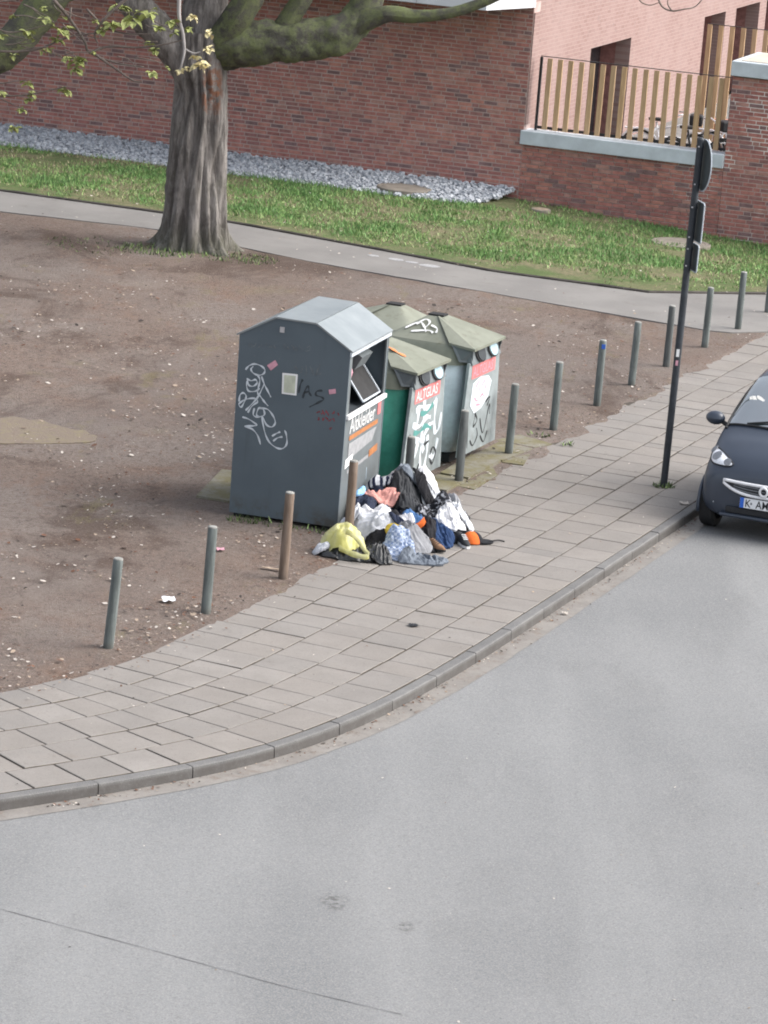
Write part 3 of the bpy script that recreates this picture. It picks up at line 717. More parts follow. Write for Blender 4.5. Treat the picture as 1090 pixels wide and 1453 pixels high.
# trunk: fluted, flaring into roots
rows = []; NT_ = 96
for i in range(60):
    z = -.06 + 3.5 * (i / 59); row = []
    r0 = np.interp(z, [-.1, .1, .35, .8, 1.5, 2.2, 2.8, 3.5], [.60, .55, .485, .445, .42, .40, .41, .40])
    for j in range(NT_ + 1):
        th = 2 * math.pi * (j % NT_) / NT_; cth, sth = math.cos(th), math.sin(th)
        tw_ = th + .25 * mnoise.noise(Vector((z * .7, 2, 5))); fl = abs(mnoise.noise(Vector((math.cos(tw_) * 2.1 + 3, math.sin(tw_) * 2.1, z * .42)))) * 2
        fl2 = mnoise.noise(Vector((cth * 5.5, sth * 5.5 + 7, z * .5)))
        root = max(0, math.sin(5.0 * th + .6 + 1.3 * math.sin(th * 2))) ** 1.5 * math.exp(-max(z, 0) / .16) * .42
        r = r0 * (1.07 - .30 * max(0, .45 - fl) / .45 * (1 if z < 2.7 else .6) + .07 * fl2 + root + .045 * mnoise.noise(Vector((cth * 9, sth * 9, z * 2.2))) + .03 * mnoise.noise(Vector((cth * 18, sth * 18, z * 6))))
        row.append((r * cth - .02 * z, r * sth, z))
    rows.append(row)
trunk = MB().grid(rows).build('trunk', 'bark', tree, smooth=True)
# limbs (local to the tree)
limb([(-.1, .12, 2.85), (.3, -.02, 3.2), (.9, -.12, 3.34), (1.45, -.15, 3.42), (2.0, -.12, 3.55), (2.35, -.05, 3.95), (2.6, .05, 4.8), (2.7, .1, 6)], [.2, .375, .345, .325, .31, .26, .21, .15], 'limb', 'moss_bark', tree, 40, 3, .2, 10, 2.6)
limb([(1.1, -.14, 3.45), (1.32, -.15, 3.85), (1.55, -.12, 4.4), (1.7, 0, 5.6)], [.2, .17, .15, .1], 'limb', 'moss_bark', tree, 14, 5)
limb([(2.15, -.12, 3.62), (2.7, -.3, 3.94), (3.2, -.35, 3.96), (3.7, -.4, 4.05), (4.2, -.4, 4.25), (5.2, -.4, 4.8)], [.2, .14, .11, .09, .075, .05], 'limb', 'moss_bark', tree, 12, 8)
limb([(-.1, 0, 2.5), (-.42, -.05, 3.05), (-.75, -.1, 3.4), (-1.2, -.1, 3.9), (-1.5, -.1, 4.8), (-1.6, 0, 6)], [.25, .27, .27, .26, .22, .15], 'limb', 'bark', tree, 20, 12)
limb([(-.05, .1, 3.1), (-.05, .12, 3.9), (.1, .2, 5), (.1, .2, 6.2)], [.4, .34, .28, .2], 'limb', 'bark', tree, 18, 15)
limb([(.2, -.2, 3.3), (.5, -.3, 3.8), (.75, -.3, 4.4), (.9, -.3, 5.4)], [.2, .24, .2, .13], 'limb', 'moss_bark', tree, 16, 17)
limb([(-1.2, -.1, 4.5), (-1.8, -.4, 4.35), (-2.35, -.6, 3.85), (-2.9, -.75, 3.15), (-3.35, -.9, 2.8), (-4.2, -1, 2.5), (-5.2, -1, 2.6)], [.2, .25, .27, .29, .27, .2, .14], 'limb', 'moss_bark', tree, 22, 19, .2)
# twigs: (points x,z ; local, y) and leaf clusters
def twig(pts, r0, y, mat='twig', yj=.05):
    q = [(x, y + random.uniform(-yj, yj), z) for x, z in pts]; P = crom(q, 5); m = len(P)
    MB().tube([p[:] for p in P], [r0 * (1 - .65 * i / m) for i in range(m)], 6).build('twig', mat, tree, smooth=True)
def leaves(x, z, y, s, mat='leaf', n=7):
    mb = MB()
    for k in range(n):
        a = random.random() * 6.28; L = 1.15 * s * random.uniform(.6, 1.1); wv = L * random.uniform(.38, .52)
        d = Vector((math.cos(a), math.sin(a) * .8, random.uniform(-.9, .35))).normalized(); sd = d.cross(Vector((random.uniform(-.5, .5), random.uniform(-.5, .5), 1))).normalized(); up_ = sd.cross(d)
        o = Vector((x, y, z)) + Vector((random.uniform(-.3, .3), random.uniform(-.3, .3), random.uniform(-.3, .3))) * s * .7
        pts = [o, o + d * L * .35 + sd * wv * .8 + up_ * wv * .3, o + d * L * .7 + sd * wv * .6 + up_ * wv * .2, o + d * L - up_ * L * .12, o + d * L * .7 - sd * wv * .6 + up_ * wv * .2, o + d * L * .35 - sd * wv * .8 + up_ * wv * .3, o + d * L * .5]
        mb.add([p[:] for p in pts], [(0, 1, 6), (1, 2, 6), (2, 3, 6), (3, 4, 6), (4, 5, 6), (5, 0, 6)])
    mb.build('leaf_cluster', mat, tree, fix=False)
TX = -3.35
def tw(l, r, y=-1.6, mat='twig'): twig([(x - TX, z) for x, z in l], r, y, mat)
tw([(-3.72, 4.6), (-3.70, 3.85), (-3.62, 3.55), (-3.58, 3.30), (-3.60, 3.12), (-3.63, 2.99)], .034, -1.7, 'twig_pale')
tw([(-3.58, 3.32), (-3.44, 3.27), (-3.34, 3.30)], .018, -1.7, 'twig_pale')
tw([(-4.2, 4.3), (-4.75, 3.75), (-4.95, 3.45), (-4.9, 3.3)], .03); tw([(-6.6, 3.05), (-5.9, 3.1), (-5.35, 3.35), (-4.95, 3.45)], .02)
tw([(-5.6, 3.9), (-5.35, 3.62), (-5.1, 3.3), (-5.02, 3.14), (-4.6, 3.02), (-4.18, 3.0)], .028); tw([(-5.35, 3.62), (-5.33, 3.8)], .025)
tw([(-5.02, 3.14), (-4.75, 3.25), (-4.3, 3.28), (-3.9, 3.36), (-3.6, 3.45)], .022); tw([(-4.95, 3.14), (-4.6, 2.92), (-4.35, 2.78), (-4.2, 2.76)], .022)
tw([(-5.1, 3.8), (-4.8, 3.55), (-4.5, 3.48), (-4.1, 3.5)], .02); tw([(-6.6, 2.35), (-6.0, 2.42), (-5.5, 2.55), (-5.35, 2.6)], .016); tw([(-6.6, 2.45), (-6.25, 2.3), (-5.95, 2.2)], .014)
tw([(-6.6, 2.5), (-6.2, 2.6), (-5.9, 2.66)], .012); tw([(-6.6, 3.5), (-6.25, 3.35), (-5.7, 3.5)], .016)
for (x, z, s, m) in [(-5.93, 2.62, .1, 0), (-6.3, 2.42, .09, 0), (-5.36, 2.55, .14, 0), (-5.92, 2.35, .1, 0), (-6.0, 2.2, .11, 0), (-6.1, 1.92, .11, 0), (-5.85, 2.45, .08, 0), (-6.4, 3.3, .12, 0), (-6.55, 3.1, .14, 0), (-5.97, 3.38, .12, 0),
                     (-5.45, 3.45, .17, 0), (-5.5, 3.3, .12, 0), (-5.35, 3.05, .1, 0), (-5.18, 3.03, .17, 0), (-5.2, 2.9, .12, 0), (-4.7, 3.62, .15, 0), (-4.85, 3.5, .12, 0), (-4.4, 3.72, .2, 0), (-4.15, 3.78, .16, 0), (-4.0, 3.6, .12, 0), (-4.05, 2.92, .11, 0), (-4.02, 3.27, .1, 0), (-4.6, 3.85, .17, 0), (-3.8, 3.72, .13, 0), (-6.2, 3.6, .08, 0),
                     (-3.35, 3.1, .15, 1), (-3.4, 3.22, .1, 1), (-3.64, 2.99, .08, 1), (-3.56, 3.02, .07, 1), (-3.22, 3.36, .1, 1), (-3.22, 3.6, .1, 1), (-3.55, 3.62, .09, 0), (-3.5, 3.82, .1, 1), (-3.28, 3.08, .1, 1), (-5.75, 3.75, .07, 0)]:
    leaves(x - TX, z, -1.65 + random.uniform(-.1, .1), s, 'leaf_pale' if m else 'leaf', 11)
for k in range(26):
    x0 = random.uniform(-6.5, -3.9); z0 = random.uniform(3.0, 3.9); ang = random.uniform(-1.2, .6) + (math.pi if random.random() < .35 else 0); L = random.uniform(.25, .7); P_ = [(x0, z0)]
    for q_ in range(3):
        P_.append((P_[-1][0] + L / 3 * math.cos(ang), P_[-1][1] + L / 3 * math.sin(ang) * .6)); ang += random.uniform(-.5, .5)
    yy = -1.6 + random.uniform(-.2, .2); tw(P_, .011, yy)
    if random.random() < .6: leaves(P_[-1][0] - TX, P_[-1][1], yy, random.uniform(.06, .11), 'leaf', 6)
tw([(.8, 5.1), (2.2, 5.2), (3.2, 4.95), (3.5, 4.62), (3.62, 4.42), (3.78, 4.36), (3.95, 4.40), (4.15, 4.46), (4.3, 4.7)], .02, -.4)
tw([(3.2, 4.95), (3.25, 4.52), (3.42, 4.42), (3.58, 4.48)], .013, -.4); tw([(3.78, 4.36), (3.7, 4.5), (3.8, 4.75)], .012, -.4)
# crown above the view: thinner boughs with young leaves
cr = MB(); br = MB()
for k in range(46):
    a = random.random() * 6.28; r = random.uniform(.6, 4.5); z0 = random.uniform(5.2, 9.5); p0 = Vector((r * .25 * math.cos(a), r * .25 * math.sin(a), 4.9)); p1 = Vector((r * math.cos(a), r * math.sin(a), z0))
    mid = p0.lerp(p1, .5) + Vector((0, 0, .5)); br.tube([q[:] for q in crom([p0, mid, p1], 4)], [.06, .055, .05, .045, .04, .035, .03, .025, .015], 5)
    for j in range(26):
        o = p1 + Vector((random.gauss(0, .5), random.gauss(0, .5), random.gauss(0, .35))); d = Vector((random.uniform(-1, 1), random.uniform(-1, 1), random.uniform(-1, .4))).normalized() * random.uniform(.08, .16); sd = d.cross(Vector((0, .3, 1))) * .45
        cr.add([o[:], (o + d * .5 + sd)[:], (o + d)[:], (o + d * .5 - sd)[:]], [(0, 1, 2, 3)])
br.build('bough', 'bark', tree, smooth=True); cr.build('crown', 'leaf', tree, fix=False)

# ------------------------------------------------------------------ clothes bin
BA = R(-15.5)
bn = thing('clothes_bin', 'tall slate grey used-clothes bin with white graffiti and galvanised roof', 'clothes bin', (-1.69, 37.46, 0), BA)
BW, BD = 1.24, 1.5
prof = [(0, .07), (BW, .07), (BW, 2.02), (.84, 2.265), (.385, 2.275), (-.02, 2.05)]
MB().prism([(x, 0, z) for x, z in prof], (0, .025, 0)).build('side_panel', 'bin', bn)
MB().prism([(x, BD - .025, z) for x, z in prof], (0, .025, 0)).build('side_panel', 'bin', bn)
MB().prism([(0, .026, .07), (.02, .026, .07), (0, .026, 2.05), (-.02, .026, 2.05)], (0, BD - .052, 0)).build('rear_panel', 'bin', bn)
ft = MB()
ft.box((BW - .012, BD / 2, .66), (.02, BD - .054, 1.18)); ft.box((BW - .012, .07, 1.64), (.02, .085, .74)); ft.box((BW - .012, BD - .05, 1.64), (.02, .045, .74))
ft.build('front_panel', 'bin_front', bn)
rf = MB()
for (a, b) in ((2, 3), (3, 4), (4, 5)):
    p, q = prof[a], prof[b]; d = Vector((q[0] - p[0], 0, q[1] - p[1])).normalized(); n_ = Vector((-d.z, 0, d.x)) * -.018
    if n_.z < 0: n_ = -n_
    A_ = Vector((p[0], -.012, p[1])) - d * (.03 if a == 2 else 0); B_ = Vector((q[0], -.012, q[1])) + d * (.03 if a == 4 else 0)
    rf.prism([A_, B_, B_ + n_, A_ + n_], (0, BD + .024, 0))
roof = rf.build('roof', 'galv', bn)
rl = MB(); rl.box((BW + .012, BD / 2, 1.985), (.02, BD + .02, .05)); rl.build('edge_strip', 'frame_light', roof)
ch = MB()   # throat behind the flap
ch.add([(BW - .02, .03, 1.27), (BW - .02, BD - .03, 1.27), (.62, BD - .03, 1.42), (.62, .03, 1.42), (.55, .03, 2.2), (.55, BD - .03, 2.2)], [(0, 1, 2, 3), (3, 2, 5, 4)])
ch.build('throat', 'bin_inside', bn)
MB().box((BW + .012, BD / 2, 1.285), (.035, BD - .05, .045)).build('grab_bar', 'white_enamel', bn)
fl = MB()   # flap frame leaning out, with its dark plate
def F3(y, t_): return (BW - .02 - .30 * t_, y, 1.33 + .40 * t_)
flap = MB().add([F3(.72, 0), F3(1.36, 0), F3(1.36, .95), F3(.72, .95)], [(0, 1, 2, 3)]).build('flap', 'rubber', bn)
fl.tube([F3(.72, .02), F3(1.36, .02), F3(1.36, .95), ], .014, 6); fl.tube([F3(.72, .95), F3(.72, .02)], .014, 6)
fl.build('flap_frame', 'frame_light', flap)
lv = MB(); lv.box((1.02, .85, 1.84), (.3, .4, .16), Matrix.Rotation(.5, 3, 'Y')); lv.box((1.0, .4, 1.6), (.1, .12, .42), Matrix.Rotation(-.4, 3, 'Y')); lv.build('lever', 'bin_front', bn)
rg = MB()
for k in range(9):
    th = k * .7; rg.tube([(BW - .14 + .04 * math.cos(th), .12 + .03 * k + .02 * math.sin(th * 2), 1.36 + .02 * k), (BW - .2, .16 + .03 * k, 1.42 + .03 * (k % 4)), (BW - .12, .24 + .02 * k, 1.37)], .022, 6)
rg.build('stuck_rag', 'post', bn, smooth=True)
bag_ = MB().lathe([(.02, 0), (.07, .03), (.085, .1), (.06, .18), (.02, .22)], 12, (BW - .14, .34, 1.62)); bag_.build('stuck_bag', 'pink_sticker', bn, smooth=True)
YF = -.003
def front(x, z, o=0.): return (x, YF - o, z)
TAG= [[(0.076, 1.669), (0.111, 1.716), (0.172, 1.745), (0.248, 1.734), (0.294, 1.698), (0.285, 1.654), (0.23, 1.628), (0.166, 1.644), (0.138, 1.683), (0.161, 1.717)], [(0.218, 1.627), (0.246, 1.582), (0.239, 1.508), (0.232, 1.434), (0.273, 1.391), (0.314, 1.347), (0.361, 1.305)], [(0.262, 1.62), (0.3, 1.54), (0.342, 1.473), (0.385, 1.406)], [(0.096, 1.574), (0.148, 1.557), (0.197, 1.575), (0.218, 1.542), (0.177, 1.5), (0.126, 1.505), (0.11, 1.552), (0.102, 1.49), (0.131, 1.439), (0.206, 1.449), (0.253, 1.485)], [(0.027, 1.309), (0.034, 1.383), (0.07, 1.412), (0.104, 1.38), (0.089, 1.317), (0.056, 1.252), (0.029, 1.285), (0.1, 1.343), (0.199, 1.368), (0.239, 1.337), (0.18, 1.281), (0.136, 1.201)], [(0.109, 1.222), (0.155, 1.277), (0.236, 1.386), (0.3, 1.54)], [(0.077, 1.144), (0.153, 1.13), (0.245, 1.081), (0.209, 1.064), (0.109, 1.045), (0.199, 1.026), (0.267, 0.962), (0.305, 0.869)], [(0.207, 1.26), (0.2, 1.185), (0.251, 1.168), (0.325, 1.202), (0.308, 1.261), (0.257, 1.266), (0.237, 1.19), (0.276, 1.171)], [(0.269, 1.268), (0.357, 1.268), (0.425, 1.204), (0.455, 1.134), (0.422, 1.081), (0.357, 1.097), (0.301, 1.187), (0.337, 1.033), (0.396, 0.918), (0.489, 0.858), (0.564, 0.862), (0.603, 0.922), (0.59, 1.018), (0.567, 1.064)], [(0.429, 0.978), (0.477, 1.015), (0.519, 1.039)], [(0.446, 0.925), (0.493, 0.968), (0.548, 0.988)]]
DARK= [[(0.692, 1.495), (0.709, 1.595), (0.73, 1.646)], [(0.746, 1.442), (0.764, 1.529), (0.797, 1.582), (0.815, 1.512), (0.843, 1.479)], [(0.753, 1.503), (0.814, 1.53)], [(0.961, 1.555), (0.9, 1.541), (0.891, 1.497), (0.955, 1.482), (0.981, 1.461), (0.922, 1.417), (0.827, 1.355)]]
g = MB()
for s_ in TAG: stroke(g, s_, .019, front)
g.build('graffiti', 'chalk', bn)
g = MB()
for s_ in DARK: stroke(g, s_, .022, front)
g.build('graffiti', 'dark_marker', bn)
def squiggle(mb, x0, z0, x1, z1, n, h, wd, fn, seed):
    rs = random.Random(seed); x = x0
    while x < x1 - .02:
        L = rs.uniform(.03, .055); f = (x - x0) / (x1 - x0); z = z0 + (z1 - z0) * f
        pts = [(x + rs.uniform(-.2, 1) * L, z + rs.uniform(-.5, .5) * h * (1.4 if rs.random() < .25 else 1)) for _ in range(4)]
        stroke(mb, pts, wd, fn, 4); x += L * 1.25
for (q0, q1, q2, q3, h_, w_, sd__) in ((.08, 1.95, .42, 1.96, .05, .007, 2), (.47, 1.97, .78, 2.0, .06, .007, 5), (.63, 1.755, .96, 1.77, .11, .008, 6)):
    g = MB(); squiggle(g, q0, q1, q2, q3, 9, h_, w_, front, sd__); g.build('graffiti', 'faint', bn)
g = MB(); squiggle(g, .92, 1.31, 1.18, 1.34, 8, .05, .011, front, 12); squiggle(g, .93, 1.24, 1.13, 1.26, 6, .05, .011, front, 14); squiggle(g, 1.06, 1.17, 1.11, 1.17, 2, .05, .01, front, 3)
g.build('graffiti', 'red_marker', bn)
def sticker(pts, mat, rim=None):
    MB().prism([front(*p) for p in pts], (0, -.002, 0)).build('sticker', mat, bn)
sticker([(.496, 1.69), (.67, 1.696), (.672, 1.462), (.506, 1.461)], 'white_enamel')
MB().prism([front(x, z, .003) for x, z in [(.52, 1.672), (.65, 1.676), (.652, 1.482), (.525, 1.48)]], (0, -.001, 0)).build('sticker', 'paper', bn)
sticker([(.316, 1.749), (.405, 1.819), (.439, 1.771), (.363, 1.697)], 'pink_sticker')
sticker([(1.03, 1.575), (1.105, 1.595), (1.115, 1.545), (1.04, 1.525)], 'pink_sticker')
MB().box((.46, -.006, 2.16), (.05, .012, .06)).build('lock_plate', 'bolt', bn)
def street(y, z, o=0.): return (BW + .002 + o, y, z)
lettering('Altkleider', .25, lambda a, b: street(.2 + a, 1.075 + b), 'white_enamel', 'lettering', bn, sx=.95)
MB().prism([street(.2, 1.0), street(1.28, 1.0), street(1.28, 1.05), street(.2, 1.05)], (.002, 0, 0)).build('label_band', 'orange_band', bn)
MB().prism([street(.2, .78), street(1.1, .84), street(1.25, .97), street(.2, .965)], (.002, 0, 0)).build('label_band', 'band_grey', bn)
MB().prism([street(.2, .63), street(1.0, .66), street(1.0, .70), street(.2, .67)], (.002, 0, 0)).build('label_band', 'band_grey', bn)
MB().prism([street(1.02, .66), street(1.34, .68), street(1.34, .76), street(1.02, .74)], (.002, 0, 0)).build('label_band', 'orange_band', bn)
MB().prism([street(1.24, 1.1), street(1.36, 1.1), street(1.36, 1.26), street(1.24, 1.24)], (.002, 0, 0)).build('label_mark', 'red_label', bn)
MB().prism([street(.10, .70), street(.36, .73), street(.38, .82), street(.12, .80)], (.004, 0, 0)).build('torn_label', 'white_enamel', bn)
bk = MB()
for x in (.1, BW - .12):
    for y in (.1, BD - .12): bk.box((x, y, .035), (.12, .12, .07))
bk.build('foot', 'rubber', bn)

# ------------------------------------------------------------------ glass containers
SA = R(20.6)
def container(loc, label, face, rz, seed, zs=1., body='green_body', group=None):
    rs = random.Random(seed)
    o = thing('glass_container', label, 'glass container', loc, rz, group); o.scale = (1, 1, zs)
    MB().box((0, 0, .06), (.9, .9, .1)).build('base', 'rubber', o)
    b = MB(); rows = []
    for z, r in ((.12, .50), (.2, .53), (.6, .55), (1.0, .565), (1.24, .57)):
        row = []
        for k in range(65):
            th = 2 * math.pi * (k % 64) / 64; rib = .008 * (1 if (k % 4) < 2 else -1)
            c_, s_ = math.cos(th), math.sin(th); q = (abs(c_) ** 3.2 + abs(s_) ** 3.2) ** (-1 / 3.2)
            row.append(((r * q + rib) * c_, (r * q + rib) * s_, z))
        rows.append(row)
    b.grid(rows).build('body', body, o, angle=35)
    # flat plates, wider at the foot, on both open sides
    for sg in (1, -1):
        p = MB().prism([(sg * .60, -.66, .13), (sg * .60, .62, .13), (sg * .60, .52, 1.245), (sg * .60, -.52, 1.245)], (sg * .035, 0, 0)).build('plate', 'grey_panel', o)
        if sg == 1: pl = p
    # cap: rounded rim lofted to a small square top, and a hood that sticks out over the portholes
    rows = []
    for z, hx, hy, ex in ((1.20, .61, .60, 3.2), (1.28, .585, .585, 3.6), (1.38, .535, .56, 5), (1.44, .47, .52, 7), (1.55, .29, .31, 7), (1.66, .12, .11, 7), (1.67, .10, .09, 7)):
        row = []
        for k in range(65):
            th = 2 * math.pi * (k % 64) / 64; c_, s_ = math.cos(th), math.sin(th); q = (abs(c_) ** ex + abs(s_) ** ex) ** (-1 / ex)
            row.append((hx * q * c_, hy * q * s_, z))
        rows.append(row)
    rows.append([(0, 0, 1.672)] * 65)
    cp = MB().grid(rows).build('cap', 'olive', o, angle=24)
    za = 1.67; h = MB()
    A1, A2, S1, S2, E1, E2 = (.04, -.11, 1.68), (.04, .11, 1.68), (.36, -.54, 1.465), (.36, .54, 1.465), (.69, -.54, 1.43), (.69, .54, 1.43)
    lo = lambda p: (p[0], p[1], p[2] - .03)
    h.add([A1, A2, S1, S2, E1, E2, lo(S1), lo(S2), lo(E1), lo(E2)], [(0, 2, 4), (0, 4, 5, 1), (1, 5, 3), (2, 6, 8, 4), (4, 8, 9, 5), (5, 9, 7, 3), (6, 7, 9, 8)])
    hd = h.build('hood', 'olive', o)
    for sy in (-1, 1): MB().prism([(.50, sy * .53, 1.25), (.645, sy * .46, 1.25), (.665, sy * .52, 1.42), (.40, sy * .55, 1.44)], (0, -sy * .012, 0)).build('hood_cheek', 'bin_front', o)
    MB().cbox((.0, 0, za + .012), (.2, .16, .02), .005).build('lifting_plate', 'rubber', o)
    MB().prism([(.66, -.49, 1.225), (.66, .5, 1.225), (.60, .5, 1.415), (.60, -.49, 1.415)], (-.05, 0, 0)).build('hatch', 'bin_front', o)
    for y in (-.18, .24):
        tl = Matrix.Rotation(R(72), 3, 'Y')
        for (r, x, mt) in ((.125, .635, 'rubber'), (.098, .648, 'pale_blue' if y > 0 else 'bin_inside')):
            mb = MB(); pts = []
            for k in range(20): pts.append((x + .03 * -math.sin(k * .314) * r / .1, y + r * 1.25 * math.cos(k * .314), 1.325 + r * .8 * math.sin(k * .314)))
            mb.prism(pts, (.012, 0, .002)); mb.build('porthole' if mt != 'rubber' else 'porthole_ring', mt, o)
    PX = .637
    def pf(y, z, k=0.): return (PX + k, y, z)
    MB().prism([pf(-.42, 1.04), pf(.38, 1.04), pf(.38, 1.205), pf(-.42, 1.205)], (.002, 0, 0)).build('label', 'red_label', o)
    lettering('ALTGLAS', .17, lambda a, b: pf(-.38 + a, 1.065 + b, .004), 'pink_sticker' if face == 2 else 'white_enamel', 'lettering', o, sx=.98)
    if face == 1:
        g = MB()
        for s_ in [[(-.35, .95), (-.2, .98), (.1, .92), (.3, 1.0)], [(-.25, .98), (-.28, .8), (-.35, .62)], [(-.1, 1.1), (-.08, .85), (-.1, .6)], [(-.38, .62), (-.1, .58), (.1, .7), (.25, .72)], [(.0, .6), (-.1, .45), (-.08, .25), (-.12, .16)], [(.1, .6), (.12, .4), (.05, .2)], [(.3, 1.0), (.28, .8), (.33, .6), (.45, .62), (.5, .8)], [(-.3, .4), (-.15, .58), (0, .42)], [(.2, .35), (.35, .3), (.45, .5)], [(-.42, .8), (-.2, .75), (0, .82), (.15, .8)]]: stroke(g, s_, .07, lambda a, b: pf(a, b))
        g.build('graffiti', 'white_spray', o)
        g = MB()
        for s_ in [[(-.2, .9), (.0, .88), (.2, .95)], [(-.38, .7), (-.2, .68), (0, .72), (.2, .66)]]: stroke(g, s_, .06, lambda a, b: pf(a, b, .002))
        g.build('graffiti', 'teal_spray', o)
        g = MB()
        for s_ in [[(-.5, .7), (-.4, .55), (-.46, .4), (-.5, .2)], [(-.3, .5), (-.34, .3), (-.3, .16)], [(.22, .34), (.3, .42), (.4, .34), (.32, .22), (.22, .3)], [(.0, .5), (.15, .52)], [(-.55, .45), (-.42, .5)], [(-.12, .3), (-.2, .18)]]: stroke(g, s_, .032, lambda a, b: pf(a, b, .003))
        g.build('graffiti', 'black_marker', o)
        g = MB(); stroke(g, [(.16, -.30), (.24, -.26), (.33, -.28), (.42, -.24)], .06, lambda a, b: (a, b, 1.688 - .385 * max(0, a - .04) * 1. + .004), 8)
        g.build('graffiti', 'orange_spray', o)
    if face == 2:
        g = MB()
        g.prism([pf(-.36, .98, 0), pf(-.1, 1.03, 0), pf(.18, 1.0, 0), pf(.3, .92, 0), pf(.22, .74, 0), pf(0, .63, 0), pf(-.24, .6, 0), pf(-.4, .72, 0)], (.002, 0, 0))
        g.build('graffiti', 'white_spray', o)
        g = MB()
        for s_ in [[(-.25, .92), (-.15, .98), (-.1, .85)], [(-.05, .9), (.05, .96), (.1, .85)], [(-.28, .8), (-.15, .74), (0, .8), (.1, .72)], [(-.2, .7), (-.05, .68)]]: stroke(g, s_, .028, lambda a, b: pf(a, b, .004))
        g.build('graffiti', 'pink_sticker', o)
        g = MB()
        for s_ in [[(.15, .68), (.3, .72), (.22, .62)], [(-.2, .6), (-.1, .5), (-.22, .44), (-.18, .58)], [(.0, .5), (.15, .3), (.3, .62), (.34, .5)], [(-.42, .5), (-.38, .2)], [(-.3, .28), (-.18, .2), (-.05, .3), (-.1, .4)], [(.05, .28), (.2, .18), (.3, .3)], [(-.5, .4), (-.46, .25)]]: stroke(g, s_, .03, lambda a, b: pf(a, b))
        g.build('graffiti', 'black_marker', o)
        g = MB()
        sl_ = lambda a, b: (b * .9 + .02, -.11 - a, 1.682 - a * .56 )
        for s_ in [[(.26, -.32), (.14, -.18), (.2, -.08), (.28, -.02)], [(.18, -.2), (.08, -.12), (.12, -.04), (.22, -.06)], [(.3, -.22), (.25, 0), (.28, .08)], [(.16, .0), (.2, .1), (.27, .12)]]: stroke(g, s_, .026, sl_)
        g.build('graffiti', 'white_enamel', o)
        MB().tube([(.5, .60, .16), (.52, .63, .7), (.56, .62, 1.2), (.58, .58, 1.3)], .02, 8).build('corner_strip', 'white_enamel', o)
    return o
RZ = -SA
container((-.20, 39.85, .02), 'green glass container with orange mark on its olive roof, beside clothes bin', 1, RZ, 1)
container((.46, 41.56, .02), 'white-sprayed glass container with red label and olive roof, past the green one', 2, RZ, 2, 1, 'white_body')
container((-.06, 42.72, .0), 'olive-roofed glass container standing behind the two by the pavement', 0, RZ + math.pi, 3, .94)

# ------------------------------------------------------------------ bollards
random.seed(17)
def bollard(x, y, tilt, mat, label, h=.9, extra=None, group='bollards along the pavement edge'):
    o = thing('bollard', label, 'bollard', (x, y, -.02), random.random() * 6, group)
    o.rotation_euler = (R(random.uniform(-.8, .8)), R(tilt), 0)
    rz = random.random() * 6
    MB().lathe([(.049, -.1), (.05, .0), (.0495, .3), (.048, .7), (.0475, h - .012), (.043, h)], 18).build('shaft', mat, o, angle=30)
    MB().lathe([(.046, h - .001), (.043, h + .010), (.03, h + .015)], 18).build('cap', 'post_cap', o)
    if extra == 'blue': MB().box((.01, -.0475, h - .07), (.05, .006, .06)).build('sticker', 'blue', o)
    return o
BLAB = 'weathered grey bollard in the row past the glass containers'
bollard(-2.49, 31.93, 3, 'post', 'grey-green leaning bollard, last in the row where pavement curves', .9)
bollard(-1.67, 33.45, .8, 'post', 'grey-green bollard beside scrap of white paper on bare earth', .9)
bollard(-.98, 35.02, .5, 'post_brown', 'rusty brown bollard in front of the clothes bin, beside yellow bag', .93)
bollard(-.36, 36.65, -.2, 'post_brown', 'rusty brown bollard half buried by the clothes heap', .95)
bollard(.24, 38.3, 0, 'post_dark', 'dark bollard hidden behind clothes heap in front of green container', .9)
bollard(.84, 40.05, .3, 'post_dark', 'dark grey bollard on the mossy plate before the white-sprayed container', .88)
bollard(1.45, 41.77, .6, 'post', 'grey bollard standing in pale concrete ring beside mossy pad', .9)
bollard(2.04, 43.40, .4, 'post', 'first plain grey bollard past the mossy pad and glass containers'); bollard(2.66, 45.14, .3, 'post', 'grey bollard with a blue sticker near its top', .9, 'blue')
bollard(3.19, 46.70, .9, 'post', 'grey bollard between the blue-stickered bollard and the sign pole'); bollard(3.75, 48.2, .3, 'post_dark', 'darker grey bollard standing right behind the sign pole', .9)
bollard(4.41, 49.95, .4, 'post', 'grey bollard at the tip of the bare earth by the path'); bollard(5.02, 51.6, .4, 'post', 'grey bollard standing where the path meets the pavement'); bollard(5.6, 53.2, .4, 'post', 'grey bollard on the paving beside the lawn edge')
# ------------------------------------------------------------------ sign pole
sg_ = thing('sign_pole', 'dark traffic sign pole with round sign and two plates seen from behind', 'sign pole', (3.28, 40.76, 0))
sg_.rotation_euler = (0, R(.5), 0)
MB().lathe([(.042, -.1), (.042, 4.14), (.03, 4.16)], 18).build('pole', 'pole', sg_, angle=30)
fn_ = Vector((math.sin(R(77)), math.cos(R(77)), 0)); sd_ = Vector((-fn_.y, fn_.x, 0))
off = fn_ * .062
def plate_(outline, name):
    P = [off + sd_ * a + Vector((0, 0, z)) for a, z in outline]
    o = MB().prism([p[:] for p in P], (fn_ * .006)[:]).build(name, 'sign_back', sg_)
    MB().prism([(p + fn_ * .0065)[:] for p in P], (fn_ * .002)[:]).build('face', 'white_enamel', o)
    MB().tube([(p + fn_ * .003)[:] for p in P], .008, 5, closed=True).build('rim', 'frame_light', o)
plate_([(.30 * math.cos(k * math.pi / 18), 3.84 + .30 * math.sin(k * math.pi / 18)) for k in range(36)], 'round_sign')
